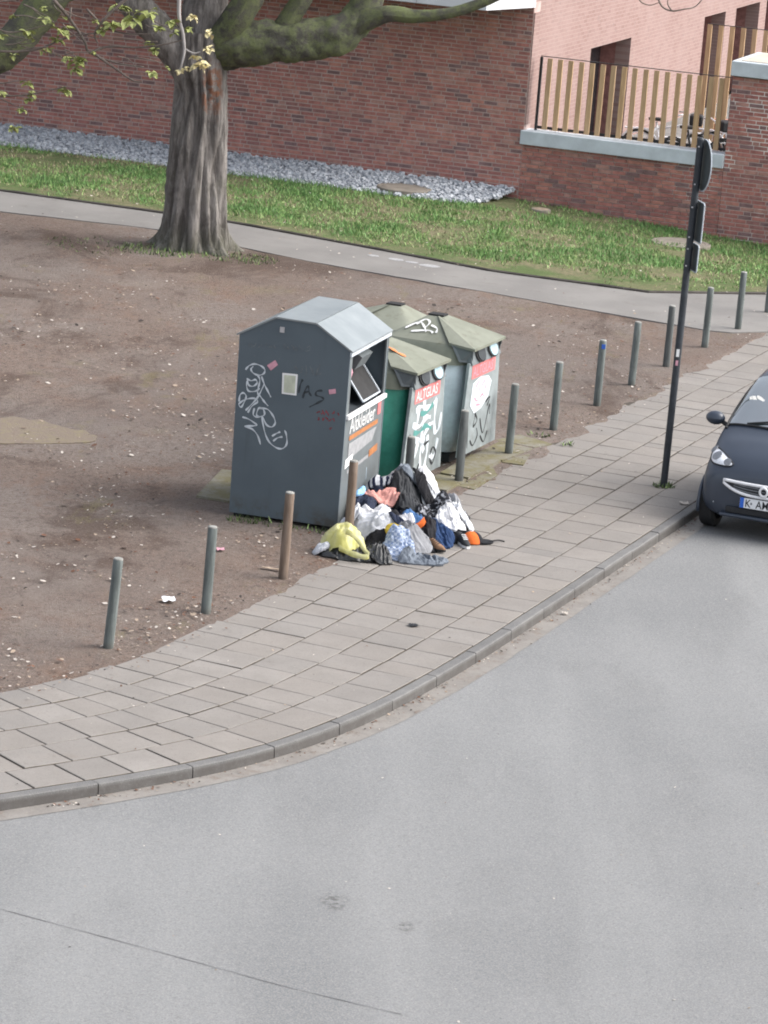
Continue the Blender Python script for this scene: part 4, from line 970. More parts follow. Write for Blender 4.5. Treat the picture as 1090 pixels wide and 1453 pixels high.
def rr_(w_, z0, z1): return [(-w_, z0 + .02), (-w_ + .02, z0), (w_ - .02, z0), (w_, z0 + .02), (w_, z1 - .02), (w_ - .02, z1), (-w_ + .02, z1), (-w_, z1 - .02)]
plate_(rr_(.21, 2.95, 3.42), 'sign_plate'); plate_(rr_(.165, 2.60, 2.92), 'sign_plate')
for z in (4.06, 3.62, 3.35, 3.0, 2.86, 2.66):
    cl = MB().lathe([(.047, z - .012), (.047, z + .012)], 16).build('clamp', 'pole', sg_)
    MB().box((-.02, -.052, z), (.02, .012, .016)).build('bolt', 'bolt', cl)
st = MB().box((-.005, -.043, 1.62), (.035, .006, .09)); st.build('sticker', 'white_enamel', sg_); MB().box((-.005, -.044, 1.5), (.03, .006, .06)).build('sticker', 'pink_sticker', sg_)
MB().box((.09, .01, 2.86), (.01, .04, .1)).build('sticker', 'white_enamel', sg_)

# ------------------------------------------------------------------ small car
t = NT('matt_blue_grey_paint')
c = t.mix(t.ramp(t.noise(2, 3), .3, .7), (.036, .046, .066), (.042, .053, .075))
M['carpaint'] = t.done(c, .3, t.noise(60, 2), .01, .002, .5)
M['windscreen'] = simple('windscreen_glass', (.03, .05, .055), .03, .3, 3, 10, 0, 1.)
M['windscreen'].node_tree.nodes['Principled BSDF'].inputs['Coat Weight'].default_value = 1.
M['windscreen'].node_tree.nodes['Principled BSDF'].inputs['Coat Roughness'].default_value = .02
M['windscreen'].node_tree.nodes['Principled BSDF'].inputs['Coat IOR'].default_value = 2.2
M['windscreen'].node_tree.nodes['Principled BSDF'].inputs['IOR'].default_value = 2.6
M['lens'] = simple('headlamp_lens', (.74, .76, .80), .12, .2, 14, 10, 0, .7)
M['lens_dark'] = simple('headlamp_bowl', (.18, .19, .21), .15, .2, 10, 10, 0, .7)
M['chrome'] = simple('silver_trim', (.72, .72, .74), .3, .05, 10, 10, 0, .5)
M['plate_white'] = simple('plate_white', (.7, .71, .73), .5, .04, 10, 10, 0); M['plate_blue'] = simple('plate_blue', (.03, .12, .50), .5, .04, 10, 10, 0)
M['black_plastic'] = simple('black_trim_plastic', (.02, .021, .024), .6, .2, 10, 60, .1)
M['seat_cloth'] = simple('dark_seat_cloth', (.05, .05, .055), .9, .2, 10, 60, .1)
CA = R(160 - .6)
car = thing('small_car', 'matt dark blue-grey small two-seat car parked at the kerb', 'car', (4.74, 40.05, ROADZ), CA)
CS = [
 (1.365, [(0, .23), (.34, .23), (.50, .31), (.53, .44), (.51, .52), (.42, .58), (.24, .615), (0, .625)]),
 (1.32, [(0, .18), (.46, .18), (.65, .28), (.69, .44), (.655, .57), (.53, .655), (.30, .695), (0, .71)]),
 (1.20, [(0, .165), (.58, .165), (.745, .28), (.765, .46), (.73, .65), (.615, .755), (.35, .805), (0, .82)]),
 (1.00, [(0, .16), (.64, .16), (.775, .3), (.785, .5), (.76, .72), (.665, .845), (.40, .905), (0, .925)]),
 (.72, [(0, .16), (.65, .16), (.78, .3), (.785, .55), (.765, .82), (.705, .955), (.45, 1.01), (0, 1.03)]),
 (.34, [(0, .16), (.65, .16), (.78, .3), (.785, .58), (.768, .90), (.675, 1.15), (.52, 1.27), (0, 1.31)]),
 (-.08, [(0, .16), (.65, .16), (.78, .3), (.785, .6), (.77, .94), (.64, 1.30), (.50, 1.46), (0, 1.50)]),
 (-.6, [(0, .16), (.65, .16), (.78, .3), (.785, .6), (.77, .95), (.63, 1.34), (.50, 1.50), (0, 1.545)]),
 (-1.0, [(0, .18), (.65, .18), (.78, .3), (.785, .6), (.765, .95), (.625, 1.30), (.48, 1.455), (0, 1.50)]),
 (-1.25, [(0, .22), (.6, .22), (.74, .34), (.75, .6), (.72, .92), (.6, 1.2), (.44, 1.33), (0, 1.37)]),
 (-1.34, [(0, .3), (.5, .3), (.62, .38), (.64, .6), (.62, .85), (.52, 1.05), (.38, 1.14), (0, 1.16)])]
def cr1(P, t_):
    n = len(P); t_ = min(max(t_, 0), n - 1.0001); i = int(t_); f = t_ - i
    p0, p1, p2, p3 = P[max(i - 1, 0)], P[i], P[i + 1], P[min(i + 2, n - 1)]
    return .5 * (2 * p1 + (p2 - p0) * f + (2 * p0 - 5 * p1 + 4 * p2 - p3) * f * f + (3 * p1 - p0 - 3 * p2 + p3) * f ** 3)
CSV = [[Vector((x, y, z)) for x, z in pr] for y, pr in CS]
def CP(u, v, off_=0., sx=1):
    def S(u, v): return cr1([cr1(r, v) for r in CSV], u)
    p = S(u, v)
    if off_:
        e = .02; du = S(min(u + e, 10), v) - S(max(u - e, 0), v); dv = S(u, min(v + e, 7)) - S(u, max(v - e, 0)); n_ = du.cross(dv)
        if n_.length > 1e-9:
            n_.normalize()
            if n_.x * max(p.x, .01) + n_.z * (p.z - .5) * .6 + n_.y * p.y * .3 < 0: n_ = -n_
            p = p + n_ * off_
    return (p.x * sx, p.y, p.z)
body = MB(); US = np.linspace(0, 10, 71); VS = np.linspace(0, 7, 43)
full = [[CP(u, v) for v in VS] + [CP(u, v, 0, -1) for v in VS[::-1][1:]] for u in US]
body.grid(full); nrow = len(full[0])
body.f += [tuple(range(nrow)), tuple(range((len(US) - 1) * nrow, len(US) * nrow))]; body.mi += [0, 0]
bo = body.build('body', 'carpaint', car, angle=40)
def patch(name, mat, u0, u1, v0, v1, off_=.006, sides=(1, -1), join=False, fu=None, parent=None, nu=12, nv=10):
    mb = MB()
    if join:
        rows = []
        for a in np.linspace(0, 1, nu):
            vs_ = np.linspace(v0, v1, nv); rows.append([CP((u0(v) if callable(u0) else u0) * (1 - a) + (u1(v) if callable(u1) else u1) * a, v, off_) for v in vs_] + [CP((u0(v) if callable(u0) else u0) * (1 - a) + (u1(v) if callable(u1) else u1) * a, v, off_, -1) for v in vs_[::-1][1:]])
        mb.grid(rows); return mb.build(name, mat, parent or car, smooth=True)
    for s_ in sides:
        mb = MB(); mb.grid([[CP(u, v, off_, s_) for v in np.linspace(v0, v1, nv)] for u in np.linspace(u0, u1, nu)]); mb.build(name, mat, parent or car, smooth=True)
patch('windscreen', 'windscreen', lambda v: 3.98 + .10 * (7 - v), lambda v: 5.92 - .05 * (7 - v), 5.1, 7, .005, join=True)
patch('side_window', 'windscreen', 4.9, 6.9, 4.3, 5.35, .005)
patch('rear_window', 'windscreen', 9.1, 9.9, 5.2, 7, .005, join=True)
patch('roof_panel', 'black_plastic', 6.05, 8.6, 6.3, 7, .004, join=True)
# cowl, wipers
MB().tube([CP(3.98 + .10 * (7 - v), v, .012) for v in np.linspace(5.2, 7, 9)] + [CP(3.98 + .10 * (7 - v), v, .012, -1) for v in np.linspace(7, 5.2, 9)[1:]], .012, 6).build('cowl_seal', 'black_plastic', car)
for s_ in (1, -1): MB().tube([CP(4.12, 6.0, .02, s_), CP(4.22, 6.5, .022, s_), CP(4.26, 6.95, .02, s_)], .011, 6).build('wiper', 'black_plastic', car)
# head lamps: a bean-shaped patch over front wing
def lamp(s_):
    ctr = [(3.05, 4.62), (2.5, 4.72), (1.95, 4.95), (1.45, 5.35), (1.25, 5.6)]; wid = [.30, .42, .44, .34, .25]
    P = crom([(a, b, 0) for a, b in ctr], 6); Wd = crom([(x, 0, 0) for x in wid], 6); m = len(P); pts = []
    L_, R_ = [], []
    for i in range(m):
        d = (P[min(i + 1, m - 1)] - P[max(i - 1, 0)]).normalized(); e = math.sin(math.pi * (i + .6) / (m + .2)) ** .45
        nr = Vector((-d.y, d.x, 0)) * Wd[i].x * e
        L_.append(P[i] + nr); R_.append(P[i] - nr)
    mb = MB(); mb.grid([[CP(a.x + (b.x - a.x) * f, a.y + (b.y - a.y) * f, .004 + .018 * math.sin(f * math.pi) * math.sin(math.pi * (i + .5) / m) ** .5, s_) for f in np.linspace(0, 1, 9)] for i, (a, b) in enumerate(zip(L_, R_))])
    o = mb.build('headlight', 'lens', car, smooth=True)
    MB().tube([CP(p.x, p.y, .008, s_) for p in L_ + R_[::-1]], .008, 5, closed=True).build('rim', 'black_plastic', o)
    for (u, v, r) in ((2.75, 4.72, .05), (2.05, 4.95, .06), (1.45, 5.42, .045)):
        c0 = Vector(CP(u, v, .02, s_)); ax = (c0 - Vector(CP(u, v, 0, s_))).normalized(); aa = ax.cross(Vector((0, 0, 1))).normalized(); bb = ax.cross(aa)
        MB().prism([(c0 + aa * r * math.cos(k * .52) + bb * r * math.sin(k * .52))[:] for k in range(12)], (ax * .004)[:]).build('bulb_bowl', 'lens_dark', o)
lamp(1); lamp(-1)
# grille: curved front, smiling rim, emblem
def FR(x, z): return (x, 1.388 - .012 * (abs(x) / .48) ** 4, z)
ztop = lambda x: .555 + .012 * (abs(x) / .48) ** 2; zbot = lambda x: .435 + .10 * (abs(x) / .48) ** 3
xs_ = np.linspace(-.48, .48, 25)
gl_ = MB().grid([[FR(x, ztop(x)) for x in xs_], [FR(x, (ztop(x) + zbot(x)) / 2) for x in xs_], [FR(x, zbot(x)) for x in xs_]]).build('grille', 'black_plastic', car)
MB().tube([FR(x, ztop(x)) for x in xs_] + [FR(x, zbot(x)) for x in xs_[::-1]], .017, 7, closed=True).build('grille_rim', 'chrome', gl_, smooth=True)
em = MB(); em.tube([(.045 * math.cos(k * .4) , 1.405, .50 + .045 * math.sin(k * .4)) for k in range(16)], .014, 7, closed=True)
em.add([(-.045, 1.41, .515), (-.045, 1.41, .485), (-.08, 1.41, .50)], [(0, 1, 2)]); em.build('emblem', 'chrome', gl_, smooth=True)
for k in range(3): MB().tube([FR(x, ztop(x) + (zbot(x) - ztop(x)) * (.25 + .25 * k)) for x in np.linspace(-.36, .36, 13)], .005, 5).build('grille_bar', 'lens_dark', gl_)
pl = MB().box((0, 1.402, .362), (.525, .012, .115)).build('number_plate', 'plate_white', car)
MB().box((.2375, 1.4095, .362), (.045, .002, .108)).build('euro_band', 'plate_blue', pl)
MB().tube([(.26, 1.409, .306), (-.26, 1.409, .306), (-.26, 1.409, .418), (.26, 1.409, .418)], .004, 4, closed=True).build('border', 'black_plastic', pl)
lettering('K  AM 8', .115, lambda a, b: (.203 - a, 1.41, .322 + b), 'black_plastic', 'lettering', pl, sx=.92, bold=.001)
MB().lathe([(.014, 0), (.014, .002)], 10).mesh('x', 'plate_blue')
se = MB().prism([(.128 + .012 * math.cos(k * .7), 1.4085, .362 + .014 * math.sin(k * .7)) for k in range(9)], (0, .002, 0)); se.build('plate_seal', 'lens_dark', pl)
MB().cbox((0, 1.36, .265), (.86, .06, .065), .012).build('air_intake', 'black_plastic', car)
MB().cbox((0, 1.355, .205), (1.0, .09, .035), .015).build('lip', 'carpaint', car)
for s_ in (1, -1):
    MB().cbox((s_ * .53, 1.335, .315), (.13, .03, .026), .008).build('day_light', 'lens', car)
    mr = MB(); rows = []
    for i in range(9):
        a = -math.pi / 2 + math.pi * i / 8
        rows.append([(s_ * (.90 + .115 * math.sin(a)), .46 + .075 * math.cos(a) * math.cos(b) * (1.2 if math.cos(b) > 0 else .6), 1.02 + .075 * math.cos(a) * math.sin(b)) for b in np.linspace(0, 2 * math.pi, 15)])
    m_ = mr.grid(rows).build('mirror', 'carpaint', car, smooth=True)
    MB().tube([(s_ * .74, .46, .95), (s_ * .82, .46, .99)], .025, 8).build('stalk', 'black_plastic', m_)
    for y in (.93, -.92):
        whl = MB().tube([(s_ * .62, y, .29), (s_ * .795, y, .29)], .01, 6).build('wheel', 'rubber', car)
        ty = MB(); rows = []
        for x, r in ((.62, .20), (.62, .27), (.64, .29), (.76, .29), (.79, .275), (.79, .2)): rows.append([(s_ * x, y + r * math.cos(k * 2 * math.pi / 28), .29 + r * math.sin(k * 2 * math.pi / 28)) for k in range(29)])
        ty.grid(rows).build('tyre', 'rubber', whl, angle=40)
        rm = MB().add([(s_ * .778, y, .29)] + [(s_ * .77, y + .2 * math.cos(k * math.pi / 12), .29 + .2 * math.sin(k * math.pi / 12)) for k in range(24)], [(0, 1 + k, 1 + (k + 1) % 24) for k in range(24)]); rm.build('rim', 'bolt', whl)
        ar = MB(); ar.tube([(s_ * .788, y + .33 * math.cos(k * math.pi / 14), .29 + .33 * math.sin(k * math.pi / 14)) for k in range(-1, 16)], .022, 6); ar.build('arch', 'carpaint', car, smooth=True)
    MB().tube([CP(u, 5.06, .004, s_) for u in np.linspace(4.05, 8.6, 16)], .018, 6).build('door_line', 'black_plastic', car)
for o_ in car.children:
    if not o_.name.startswith(('wheel', 'arch')): o_.scale.z = 1.1; o_.location.z = .035
# papers on the dashboard

# ------------------------------------------------------------------ bicycles behind the slats
def bicycle(s, t_, ang, mat, label):
    o = thing('bicycle', label, 'bicycle', WP(s, t_, .4), WA + R(ang))
    for x in (-.52, .52):
        wl = MB().tube([(x + .33 * math.cos(k * .2618), 0, .34 + .33 * math.sin(k * .2618)) for k in range(24)], .02, 6, closed=True).build('wheel', 'rubber', o, smooth=True)
        sp = MB()
        for k in range(9): sp.tube([(x, 0, .34), (x + .32 * math.cos(k * .698), 0, .34 + .32 * math.sin(k * .698))], .004, 4)
        sp.tube([(x + .30 * math.cos(k * .2618), 0, .34 + .30 * math.sin(k * .2618)) for k in range(24)], .012, 5, closed=True)
        sp.build('spokes', 'chrome', wl)
        MB().tube([(x + .37 * math.cos(a), 0, .34 + .37 * math.sin(a)) for a in np.linspace(.4, 2.9, 12)], .02, 6).build('mudguard', 'chrome' if mat == 'chrome' else 'black_plastic', o, smooth=True)
    f = MB()
    for a, b in (((-.52, .34), (-.1, .3)), ((-.1, .3), (.36, .66)), ((-.1, .3), (-.22, .85)), ((-.52, .34), (-.2, .74)), ((-.2, .72), (.34, .84)), ((.32, .95), (.52, .34))): f.tube([(a[0], 0, a[1]), (b[0], 0, b[1])], .02, 7)
    f.build('frame', mat, o, smooth=True)
    MB().cbox((-.24, 0, .90), (.26, .14, .06), .02).build('saddle', 'rubber', o)
    MB().tube([(.18, -.3, 1.04), (.3, -.22, 1.06), (.32, 0, 1.02), (.3, .22, 1.06), (.18, .3, 1.04)], .016, 7).build('handlebar', 'chrome', o, smooth=True)
    MB().tube([(-.52, 0, .68), (-.24, 0, .70), (-.56, .0, .70), (-.8, 0, .70)], .018, 6).build('carrier', 'chrome', o)
    MB().lathe([(.09, 0), (.09, .01)], 14, (-.1, -.05, .3)).build('chainring', 'black_plastic', o)
    b = MB(); b.cbox((.52, 0, .95), (.25, .32, .2), .03); b.build('basket', 'black_plastic', o)
    return o
bicycle(1.75, 3.6, 12, 'chrome', 'silver bicycle with black basket parked behind the balcony slats')
bicycle(2.5, 3.0, 35, 'black_plastic', 'black bicycle leaning by the brick pier behind the slats')
bicycle(2.9, 4.2, -20, 'chrome', 'silver bicycle farther back by the stair railing')

# ------------------------------------------------------------------ heap of dumped clothes: each piece drapes over those below it
random.seed(33)
HX0, HY0, HS = -1.4, 35.2, .015
HN, HM = 220, 320
HF = np.zeros((HN, HM))
def hget(x, y):
    i = (x - HX0) / HS; j = (y - HY0) / HS
    i = min(max(i, 0), HN - 2); j = min(max(j, 0), HM - 2); a, b = int(i), int(j); f, g_ = i - a, j - b
    return HF[a, b] * (1 - f) * (1 - g_) + HF[a + 1, b] * f * (1 - g_) + HF[a, b + 1] * (1 - f) * g_ + HF[a + 1, b + 1] * f * g_
def blur(A, k):
    for _ in range(k):
        P = np.pad(A, 1, mode='edge'); A = (P[:-2, 1:-1] + P[2:, 1:-1] + P[1:-1, :-2] + P[1:-1, 2:] + P[1:-1, 1:-1] * 2) / 6
    return A
# the bin stands here: cloth may not pass its street face
def cloth_mat(name, c, pat=None, rough=.9, spec=.2):
    t = NT(name)
    col = t.mix(t.ramp(t.noise(5, 4, .6), .3, .7), mul(c, .82), mul(c, 1.15))
    if pat == 'stripe':
        wv = t.n.new('ShaderNodeTexWave'); wv.inputs['Scale'].default_value = 5.5; wv.inputs['Distortion'].default_value = 3.5; wv.inputs['Detail'].default_value = 1
        t.l.new(t.vec((1, .5, 1), (0, .4, .6)), wv.inputs['Vector']); col = t.mix(t.ramp(wv.outputs['Fac'], .45, .55), col, (.62, .63, .66))
    if pat == 'check':
        wv = t.n.new('ShaderNodeTexChecker'); wv.inputs['Scale'].default_value = 32
        t.l.new(t.pos, wv.inputs['Vector']); col = t.mix(t.ramp(wv.outputs['Fac'], .4, .6, 0, .6), col, (.55, .60, .68))
    if pat == 'blotch':
        col = t.mix(t.ramp(t.noise(22, 3, .6), .5, .58), col, (.30, .31, .34))
    return t.done(col, rough, t.noise(38, 5, .7), .45, .012, spec)
CM = dict(black=cloth_mat('black_cloth', (.016, .016, .019)), navy=cloth_mat('navy_cloth', (.02, .026, .048)), char=cloth_mat('charcoal_cloth', (.04, .042, .046)),
          white=cloth_mat('white_cloth', (.62, .62, .64)), offw=cloth_mat('off_white_cloth', (.44, .455, .49)), pink=cloth_mat('salmon_cloth', (.50, .25, .22)), grey=cloth_mat('grey_cloth', (.20, .205, .22)),
          lgrey=cloth_mat('light_grey_cloth', (.38, .40, .43)), jean=cloth_mat('blue_grey_denim', (.14, .16, .19)), blue=cloth_mat('mid_blue_cloth', (.06, .13, .27)), lblue=cloth_mat('light_blue_cloth', (.22, .40, .62)), stripe=cloth_mat('navy_white_stripe', (.02, .024, .05), 'stripe'),
          check=cloth_mat('pale_blue_check', (.20, .26, .40), 'check'), blotch=cloth_mat('dark_patterned_cloth', (.02, .021, .026), 'blotch'), dnavy=cloth_mat('denim_navy', (.022, .045, .11)),
          plastic=cloth_mat('shiny_black_plastic', (.02, .021, .023), None, .3, .6), wplastic=cloth_mat('white_plastic', (.55, .57, .60), None, .35, .5))
tyb = NT('yellow_bag_plastic'); tyb.b.inputs['Transmission Weight'].default_value = .25
CM['yellow'] = tyb.done(tyb.mix(tyb.ramp(tyb.noise(6, 4), .35, .65), (.50, .48, .13), (.60, .58, .30)), .4, tyb.noise(30, 5, .7), .4, .01, .5)
CM['orange'] = cloth_mat('orange_cloth', (.60, .13, .03)); CM['brown'] = cloth_mat('tan_leather', (.22, .13, .08)); CM['ycl'] = cloth_mat('mustard_cloth', (.55, .40, .06))
bdir = Vector((math.cos(BA), math.sin(BA), 0)); bface = Vector((-1.69, 37.46, 0)) + bdir * (BW + .03)
def cloth(name, cat, label, x, y, a, b, rot, bulge, mat, fold=.035, fr=5.5, n=54, blurk=10):
    global HF
    seed = random.uniform(0, 100); H2 = blur(HF, blurk); keep = HF; HF_s = np.maximum(H2, HF - .02)
    ca, sa = math.cos(R(rot)), math.sin(R(rot)); fa = random.uniform(0, 3.14); cf, sf = math.cos(fa), math.sin(fa)
    rows = []; pts = []
    HF = HF_s
    for i in range(n):
        row = []
        for j in range(n):
            u, v = -1 + 2 * i / (n - 1), -1 + 2 * j / (n - 1)
            # square -> rounded blob with ragged outline
            r = max(abs(u), abs(v)); d = math.hypot(u, v); k = (r / d) ** .75 if d > 1e-6 else 1
            th = math.atan2(v, u); edge = 1 + .22 * mnoise.noise(Vector((math.cos(th) * 1.3, math.sin(th) * 1.3, seed))) + .12 * mnoise.noise(Vector((math.cos(th) * 3.5, math.sin(th) * 3.5, seed + 9)))
            U, V = u * k * edge * a, v * k * edge * b
            px, py = x + U * ca - V * sa, y + U * sa + V * ca
            q = Vector(((px * cf + py * sf) * fr, (-px * sf + py * cf) * fr * .42, seed))
            qw = q + Vector((mnoise.noise(q * 1.7), mnoise.noise(q * 1.7 + Vector((9, 0, 0))), 0)) * .5
            rid = 1 - abs(mnoise.noise(qw * 1.15)) * 2.6; rid2 = 1 - abs(mnoise.noise(qw * 2.6 + Vector((3, 7, 1)))) * 2.6; rid3 = 1 - abs(mnoise.noise(q * 5.2 + Vector((1, 2, 8)))) * 2.4
            e = max(0, 1 - r ** 3)
            px += .04 * mnoise.noise(q * .7 + Vector((5, 0, 0))) * e; py += .04 * mnoise.noise(q * .7 + Vector((0, 5, 0))) * e
            z = hget(px, py) + .012 + bulge * max(0, 1 - r * r) ** .65 + fold * 1.35 * (rid * .6 + rid2 * .5 + rid3 * .22) * (.35 + .65 * e)
            if r > .93: z = hget(px, py) + max(.004, .012 + fold * .4 * rid)
            dd = (Vector((px, py, 0)) - bface).dot(bdir)
            if dd < 0 and py > 37.05:
                px -= dd * bdir.x; py -= dd * bdir.y
            z = max(z, .006)
            row.append((px, py, z)); pts.append((px, py, z))
        rows.append(row)
    HF = keep
    mb = MB(); mb.grid(rows)
    # hem: a thin turned-down edge so that each piece has thickness
    ring = [rows[0][j] for j in range(n)] + [rows[i][-1] for i in range(1, n)] + [rows[-1][j] for j in range(n - 2, -1, -1)] + [rows[i][0] for i in range(n - 2, 0, -1)]
    mb.grid([ring + ring[:1], [(p[0] + (x - p[0]) * .04, p[1] + (y - p[1]) * .04, max(.002, p[2] - .022)) for p in ring + ring[:1]]])
    o = mb.build(name, CM[mat], None, smooth=True, fix=True)
    tag(o, label, cat, 'clothes dumped by the bin')
    N = np.zeros_like(HF)
    for (px, py, z) in pts:
        i = int((px - HX0) / HS); j = int((py - HY0) / HS)
        if 1 <= i < HN - 2 and 1 <= j < HM - 2: N[i - 1:i + 2, j - 1:j + 2] = np.maximum(N[i - 1:i + 2, j - 1:j + 2], z)
    HF = np.maximum(HF, N)
    return o
G = cloth
# (name, category, label, x, y, half length, half width, turn, bulge, cloth, fold, fold frequency)
WARD = [
 ('coat', 'coat', 'black coat spread at the back of the clothes heap', .14, 38.35, .46, .55, 0, .20, 'black', .05, 6),
 ('trousers', 'trousers', 'navy trousers under the striped shirt in the clothes heap', -.05, 37.65, .40, .5, 10, .20, 'navy', .05, 6),
 ('jacket', 'jacket', 'charcoal jacket under the white pillow in the clothes heap', .50, 38.1, .42, .55, -15, .11, 'char', .05, 6),
 ('jumper', 'jumper', 'black jumper under the large white sheet', .15, 36.95, .5, .42, 0, .08, 'black', .045, 6),
 ('sweatshirt', 'sweatshirt', 'black sweatshirt at the paving side of the clothes heap', .58, 37.4, .42, .42, 20, .05, 'black', .045, 7),
 ('cardigan', 'cardigan', 'dark cardigan against the foot of the clothes bin', -.32, 37.25, .22, .5, -15, .10, 'navy', .04, 7),
 ('bundle', 'bag', 'black bundled bag on top of the heap by the green container', .22, 38.6, .17, .17, 0, .09, 'black', .03, 8),
 ('striped_shirt', 'shirt', 'navy and white striped shirt on top of the clothes heap', -.04, 38.12, .30, .20, -15, .10, 'stripe', .05, 8),
 ('vest', 'vest', 'white vest trailing off the striped shirt', .03, 38.2, .16, .06, -25, .04, 'white', .03, 10),
 ('jacket', 'jacket', 'charcoal jacket in the middle of the heap beside salmon towel', .26, 37.75, .22, .24, 25, .05, 'char', .055, 7),
 ('salmon_towel', 'towel', 'salmon pink towel folded on the clothes heap', -.06, 37.66, .22, .12, -8, .04, 'pink', .035, 8),
 ('blue_cloth', 'cloth', 'light blue cloth squeezed between bin and heap', -.31, 37.62, .09, .16, 0, .04, 'lblue', .025, 10),
 ('hoodie', 'hoodie', 'blue-grey hoodie lying beside the white pillow', .30, 38.1, .20, .18, 10, .05, 'jean', .05, 8),
 ('grey_sheet', 'sheet', 'light grey sheet below the white pillow', .62, 38.0, .22, .26, -30, .03, 'lgrey', .05, 8),
 ('pillow', 'pillow', 'plump white pillow on the side of the clothes heap', .46, 38.14, .13, .14, -20, .09, 'white', .02, 6),
 ('rolled_blanket', 'blanket', 'grey rolled blanket on the containers side of the heap', .72, 38.4, .09, .34, 18, .10, 'grey', .02, 6),
 ('tights', 'tights', 'black tights tangled across the dark patterned dress', .50, 37.85, .26, .07, -35, .03, 'black', .03, 10),
 ('white_sheet', 'sheet', 'large bright white sheet bulging in the clothes heap', -.05, 36.98, .28, .22, 5, .09, 'white', .05, 7),
 ('white_blouse', 'blouse', 'white blouse beside the dark patterned dress', .74, 37.72, .16, .16, -25, .03, 'offw', .05, 9),
 ('blue_jeans', 'jeans', 'crumpled blue jeans next to the large white sheet', .33, 37.2, .12, .13, 20, .04, 'blue', .04, 10),
 ('patterned_dress', 'dress', 'dark patterned dress crumpled at the heap edge', .58, 37.55, .20, .20, -20, .05, 'blotch', .05, 9),
 ('tshirt', 't-shirt', 'white t-shirt spilling down beside the trainers', .74, 37.4, .18, .16, 10, .04, 'white', .05, 9),
 ('plastic_bag', 'plastic bag', 'white plastic bag on the outer edge of the heap', .88, 37.82, .13, .17, 10, .06, 'wplastic', .055, 10),
 ('white_shirt', 'shirt', 'white shirt trailing below the large white sheet', .06, 36.74, .36, .16, -12, .03, 'offw', .05, 8),
 ('dark_sock', 'sock', 'navy sock lying on the white shirt', .17, 36.82, .11, .05, -20, .03, 'navy', .015, 9),
 ('black_scarf', 'scarf', 'black scarf lying across the front of the heap', .12, 36.54, .34, .12, -4, .035, 'black', .04, 9),
 ('jeans', 'jeans', 'dark navy jeans beside the shoes', .62, 37.0, .18, .20, -25, .04, 'dnavy', .05, 9),
 ('black_leggings', 'leggings', 'black leggings between grey jumper and navy jeans', .47, 36.86, .12, .14, 0, .03, 'black', .04, 9),
 ('grey_jumper', 'jumper', 'grey jumper between checked shirt and navy jeans', .34, 36.58, .19, .22, -30, .045, 'grey', .045, 9),
 ('mustard_scarf', 'scarf', 'narrow mustard scarf beside the yellow bag', .12, 36.5, .05, .16, 30, .02, 'ycl', .015, 9),
 ('orange_cloth', 'cloth', 'small orange cloth tucked under the grey jumper', .37, 36.87, .08, .06, 0, .03, 'orange', .015, 9),
 ('rubbish_sack', 'rubbish sack', 'flat black rubbish sack under the yellow bag', -.28, 36.12, .36, .17, -6, .05, 'plastic', .05, 10),
 ('checked_shirt', 'shirt', 'pale blue checked shirt at the front of the heap', .17, 36.30, .20, .18, -20, .035, 'check', .055, 9),
 ('grey_jeans', 'jeans', 'faded grey-blue jeans flat on the paving', .46, 36.16, .25, .14, 8, .025, 'jean', .045, 9),
 ('plastic_sack', 'rubbish sack', 'small shiny black sack beside the checked shirt', .0, 36.04, .14, .12, 0, .05, 'plastic', .055, 12),
 ('white_rag', 'rag', 'white rag at the corner of the yellow bag', -.63, 36.15, .09, .09, 0, .03, 'offw', .035, 10),
 ('white_rag', 'rag', 'white rag under the rusty bollard beside bin', -.36, 36.95, .12, .14, 0, .04, 'offw', .04, 9),
 ('white_towel', 'towel', 'small white towel caught beside the mid-blue jeans', .24, 37.02, .10, .12, 40, .02, 'white', .04, 10),
]
for (nm, ct, lb, x_, y_, a_, b_, r_, bu, mt, fo, fq) in WARD: G(nm, ct, lb, x_, y_, a_, b_, r_, bu, mt, fo, fq)
# yellow carrier bag with a handle loop
yb = thing('yellow_carrier_bag', 'translucent yellow carrier bag with loop handle in front of the bin', 'plastic bag', (-.38, 36.25, .05), R(-8), None)
rows = []
for i in range(34):
    row = []
    for j in range(34):
        u, v = -1 + 2 * i / 33, -1 + 2 * j / 33; r = max(abs(u), abs(v)); d = math.hypot(u, v); k = (r / d) ** .8 if d > 1e-6 else 1
        px, py = u * k * .27, v * k * .24; q = Vector((px * 9, py * 5, 2.2)); rd = 1 - abs(mnoise.noise(q)) * 2; rd2 = 1 - abs(mnoise.noise(q * 2.6)) * 2
        hgt = .27 * max(0, 1 - ((u + .15) ** 2) * 1.05 - v * v * .8) ** .75 + .03 * (rd + .5 * rd2) * max(0, 1 - r ** 4)
        row.append((px + .015 * rd2, py, max(hgt, .0) + .0))
    rows.append(row)
MB().grid(rows).build('bag', CM['yellow'], yb, smooth=True)
hp = crom([(.02, -.18, .25), (.12, -.22, .22), (.22, -.27, .13), (.31, -.31, .05), (.22, -.33, .04), (.10, -.32, .06), (-.02, -.28, .09)], 5)
rows = [[(p + Vector((0, -.02 + .008 * math.sin(i), -.028)))[:], (p + Vector((0, -.028, 0)))[:], (p + Vector((0, -.005, .028 + .006 * math.sin(i * .9))))[:]] for i, p in enumerate(hp)]
hnd = MB().grid(rows).build('handle', CM['yellow'], yb, smooth=True)
